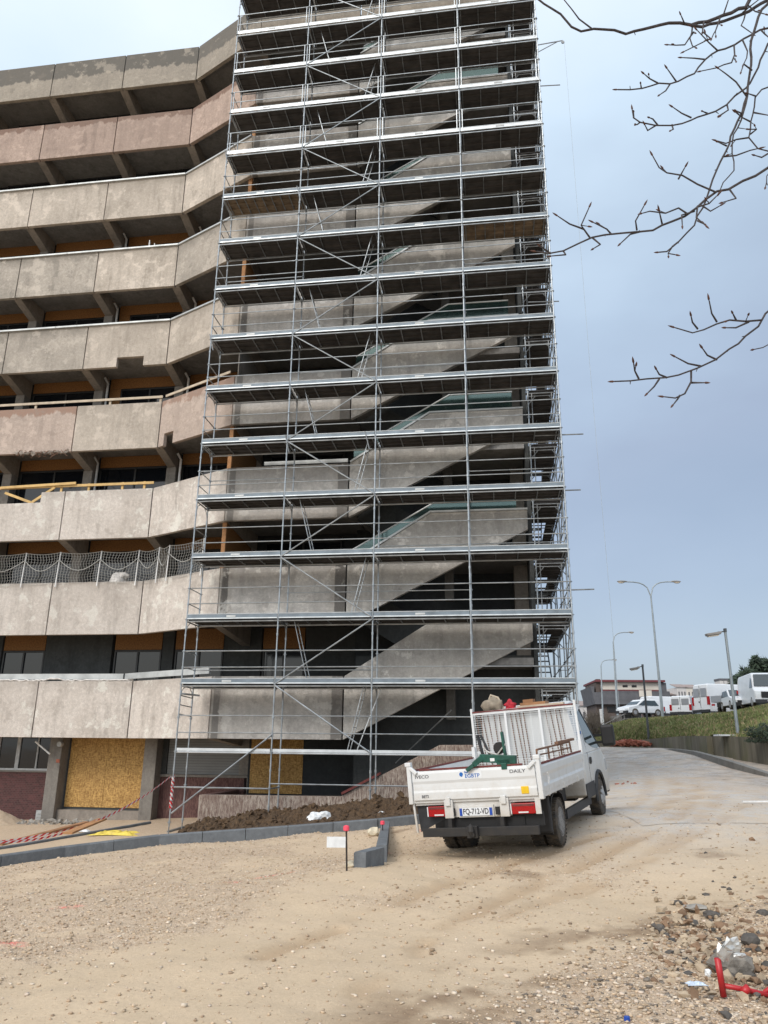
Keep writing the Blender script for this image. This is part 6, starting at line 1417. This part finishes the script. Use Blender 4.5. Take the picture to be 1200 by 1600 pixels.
for x, y_ in ((1044, 1087), (1048, 1084), (1053, 1085)):
    shrub({1044: 'thin bare tree directly right of the flat building', 1048: 'thin bare tree, second to the right of the flat building', 1053: 'thin bare tree nearest the far houses'}[x], x, 1112, 130, 2.2, (1112 - y_) * .11, x, 40, name='bare_tree', cat='tree')

# ============================================================ BARE TREE OVER THE UPPER RIGHT CORNER
tr = thing('bare_tree', 'leafless tree whose budding branches hang into the upper right corner', 'tree', (6.2, 7.2, -1.4))
T0 = Vector((6.2, 7.2, -1.4))
def tw_(pts, Y0, Y1=None):
    Y1 = Y1 if Y1 is not None else Y0; n = len(pts); return [at(x, y, Y0 + (Y1 - Y0) * i / (n - 1)) - T0 for i, (x, y) in enumerate(pts)]
trunk_top = Vector((5.6, 7.4, 9.0)) - T0
MB().tube([(0, 0, -.3), (0, 0.02, 1.2), (-.05, .05, 3), (-.1, .1, 5), (-.35, .15, 8), trunk_top], [.20, .165, .14, .12, .09, .05], 14).build('trunk', 'bark', tr, smooth=True)
rt_ = random.Random(3); PXR = .0055
def branch(main, r0, r1, Y, twigs=(), root=None, Yend=None):
    """main outlines from root to tip; each twig likewise"""
    m = MB(); b = MB(); P = tw_(main, Y, Yend if Yend is not None else Y - .25)
    if root is not None: P = [Vector(root)] + [Vector(root).lerp(P[0], .5) + Vector((0, 0, .12))] + P
    def jit(P, k):
        out = [P[0]]
        for a, c in zip(P[:-1], P[1:]):
            n = max(1, int((c - a).length / .09))
            for i in range(1, n + 1):
                q = a.lerp(c, i / n); 
                if i < n: q += Vector((rt_.gauss(0, k), rt_.gauss(0, k), rt_.gauss(0, k)))
                out.append(q)
        return out
    Q = jit(P, .006); n = len(Q); m.tube(Q, [r0 + (r1 - r0) * (i / (n - 1)) for i in range(n)], 7)
    for i in range(2, n - 1, 2):      # bud scars and stubby spurs
        if rt_.random() < .5: d = Vector((rt_.gauss(0, 1), rt_.gauss(0, .5), rt_.gauss(0, 1))).normalized() * rt_.uniform(.015, .04); m.tube([Q[i], Q[i] + d], [.0045, .003], 4)
    def bud(q, d, k=1): d = d.normalized(); b.tube([q, q + d * .014 * k, q + d * .034 * k, q + d * .055 * k], [.003, .0085, .007, .001], 6)
    bud(Q[-1], Q[-1] - Q[-2])
    for t in twigs:
        R_ = jit(tw_(t, Y - .1, Y - .2), .004); k = len(R_); m.tube(R_, [.0085 + (.0048 - .0085) * i / (k - 1) for i in range(k)], 5); bud(R_[-1], R_[-1] - R_[-2], 1.1)
        for i in range(1, k - 1):
            if rt_.random() < .30:
                d = ((R_[i + 1] - R_[i]).normalized() + Vector((rt_.gauss(0, .8), rt_.gauss(0, .4), rt_.gauss(0, .8)))).normalized() * rt_.uniform(.03, .09); m.tube([R_[i], R_[i] + d], [.0042, .003], 4); bud(R_[i] + d, d, .8)
    o = m.build('branch', 'bark', tr); b.build('buds', 'bud', o); return o
TT_ = Vector((-.35, .15, 8.0)); T5 = Vector((-.1, .1, 5.2)); T3 = Vector((-.06, .05, 3.4)); T65 = Vector((-.22, .12, 6.6))
branch([(1250, -60), (1180, -12), (1165, 12), (1130, 24), (1105, 34), (1080, 39), (1045, 36), (1020, 42), (978, 53), (960, 47), (928, 45), (908, 49), (893, 42), (876, 22), (850, 6), (835, -6)], .033, .009, 6.0,
       [[(925, 45), (905, 30), (893, 14), (880, -2)], [(1082, 40), (1078, 60), (1082, 72), (1086, 74)], [(1070, 38), (1064, 24)], [(1100, 34), (1098, 50), (1110, 60), (1070, 80)], [(1130, 24), (1140, -6)], [(1125, 28), (1118, 48), (1112, 60)], [(1084, 50), (1070, 70), (1045, 70)]], TT_)
branch([(1262, -40), (1170, 18), (1145, 28), (1120, 36), (1098, 42), (1080, 40)], .026, .014, 6.1, [[(1165, 20), (1158, 40), (1175, 52)], [(1160, 20), (1172, 10), (1190, -4)], [(1168, 8), (1180, 18), (1195, 22)]], TT_)
branch([(1260, 20), (1200, 44), (1175, 54), (1148, 70), (1122, 79), (1102, 93), (1085, 115), (1060, 127), (1047, 131), (1030, 130), (1004, 138), (965, 140)], .019, .006, 5.9,
       [[(1102, 93), (1085, 91), (1066, 90)], [(1121, 79), (1107, 66), (1090, 48)], [(1147, 70), (1148, 85), (1143, 98), (1120, 106), (1096, 111)], [(1057, 128), (1050, 118), (1043, 108)], [(1028, 130), (1015, 123), (1007, 116)], [(1047, 131), (1040, 142), (1031, 148)], [(1002, 138), (1001, 131)], [(1148, 92), (1150, 96)], [(1160, 62), (1168, 80), (1162, 100)], [(1190, 48), (1205, 66)]], T65)
branch([(1262, -30), (1203, 0), (1190, 15), (1178, 50), (1174, 90), (1170, 125), (1168, 148), (1160, 175), (1148, 200), (1135, 235), (1120, 265), (1108, 298), (1098, 325), (1085, 352), (1060, 378), (1042, 393), (1030, 394)], .023, .006, 5.8,
       [[(1166, 150), (1150, 128), (1135, 116), (1124, 108)], [(1160, 178), (1150, 173)], [(1135, 228), (1122, 222), (1095, 345)][:2], [(1168, 150), (1158, 188), (1146, 210), (1144, 240), (1147, 266), (1130, 285), (1124, 300)], [(1128, 245), (1150, 243), (1172, 235), (1185, 232)], [(1090, 345), (1100, 350)], [(1060, 378), (1044, 396), (1055, 398)], [(1098, 322), (1110, 330), (1124, 322)], [(1175, 110), (1162, 100), (1158, 112)]], T65)
branch([(1290, 30), (1200, 68), (1195, 80), (1185, 105), (1172, 130), (1165, 138), (1148, 150), (1135, 164), (1118, 174), (1090, 183), (1066, 193), (1050, 196), (1025, 196), (1000, 191), (990, 184), (988, 172)], .018, .006, 5.85,
       [[(1080, 184), (1065, 177), (1052, 168)], [(1136, 163), (1138, 172), (1125, 180)], [(1050, 195), (1052, 202), (1048, 204)], [(1025, 196), (1012, 204), (1008, 196)], [(1028, 196), (1020, 186), (1015, 184)], [(1000, 191), (993, 195)], [(1105, 177), (1098, 174)], [(990, 184), (990, 176)]], T65)
branch([(1270, 205), (1215, 250), (1200, 262), (1180, 275), (1160, 283), (1138, 296), (1120, 299), (1102, 312), (1088, 325), (1070, 338), (1050, 346), (1020, 360), (1000, 362), (975, 364), (945, 367), (925, 371), (905, 380), (880, 392), (858, 396), (838, 393)], .025, .006, 5.6,
       [[(1118, 300), (1090, 288), (1066, 274), (1042, 270), (1030, 262), (1020, 244)], [(1074, 334), (1060, 325), (1040, 333), (1015, 330), (1004, 333)], [(995, 360), (993, 345), (1006, 322)], [(1000, 362)] + [(985, 366), (970, 380)], [(922, 372), (912, 358), (908, 352), (920, 325)], [(912, 358), (890, 350), (872, 338)], [(955, 366), (948, 358), (928, 348)], [(925, 371), (938, 382), (928, 388)], [(1090, 322), (1088, 340), (1102, 352)], [(1035, 352), (1030, 330), (1068, 300)][:2], [(1060, 280), (1070, 262)], [(880, 392), (884, 398), (862, 400)], [(1085, 330), (1065, 336), (1066, 352)], [(1088, 324), (1108, 318), (1120, 306)][:3], [(1140, 296), (1150, 310), (1130, 316)], [(860, 396), (845, 385)]], T5)
branch([(1260, 90), (1215, 130), (1190, 140), (1180, 152), (1176, 180), (1170, 215), (1184, 232), (1200, 236), (1230, 240)], .012, .006, 5.9, [[(1178, 176), (1200, 180)], [(1172, 190), (1160, 184), (1150, 176)], [(1170, 215), (1150, 218), (1134, 224), (1120, 220)], [(1180, 150), (1168, 146)], [(1172, 210), (1182, 202), (1172, 202)]], T65)
branch([(1290, 430), (1215, 470), (1196, 490), (1185, 510), (1165, 525), (1140, 545), (1118, 562), (1090, 575), (1060, 586), (1040, 590), (1010, 592), (985, 595), (960, 596)], .018, .0055, 5.4,
       [[(1190, 500), (1165, 502), (1140, 500), (1120, 506), (1100, 515), (1082, 520), (1055, 512)], [(1120, 503), (1112, 490), (1108, 470)], [(1150, 500), (1145, 490)], [(1090, 514), (1082, 504), (1080, 495)], [(1120, 562), (1105, 555), (1098, 545)], [(1095, 572), (1075, 568), (1056, 558)], [(1042, 590), (1030, 585), (1026, 578)], [(998, 592), (992, 580), (990, 568)], [(1080, 580), (1080, 596), (1070, 615), (1055, 622), (1038, 620)], [(1080, 598), (1100, 598)], [(1062, 618), (1052, 632)], [(1030, 592), (1022, 604), (1012, 614)], [(1170, 503), (1150, 512), (1135, 512)]], T3)
branch([(1300, 520), (1230, 530), (1205, 536), (1192, 543), (1178, 546)], .007, .004, 5.4, [], T3)
branch([(1300, 200), (1240, 270), (1210, 262), (1198, 275), (1196, 292)], .008, .004, 5.7, [[(1200, 240), (1190, 246), (1180, 243)]], T5)
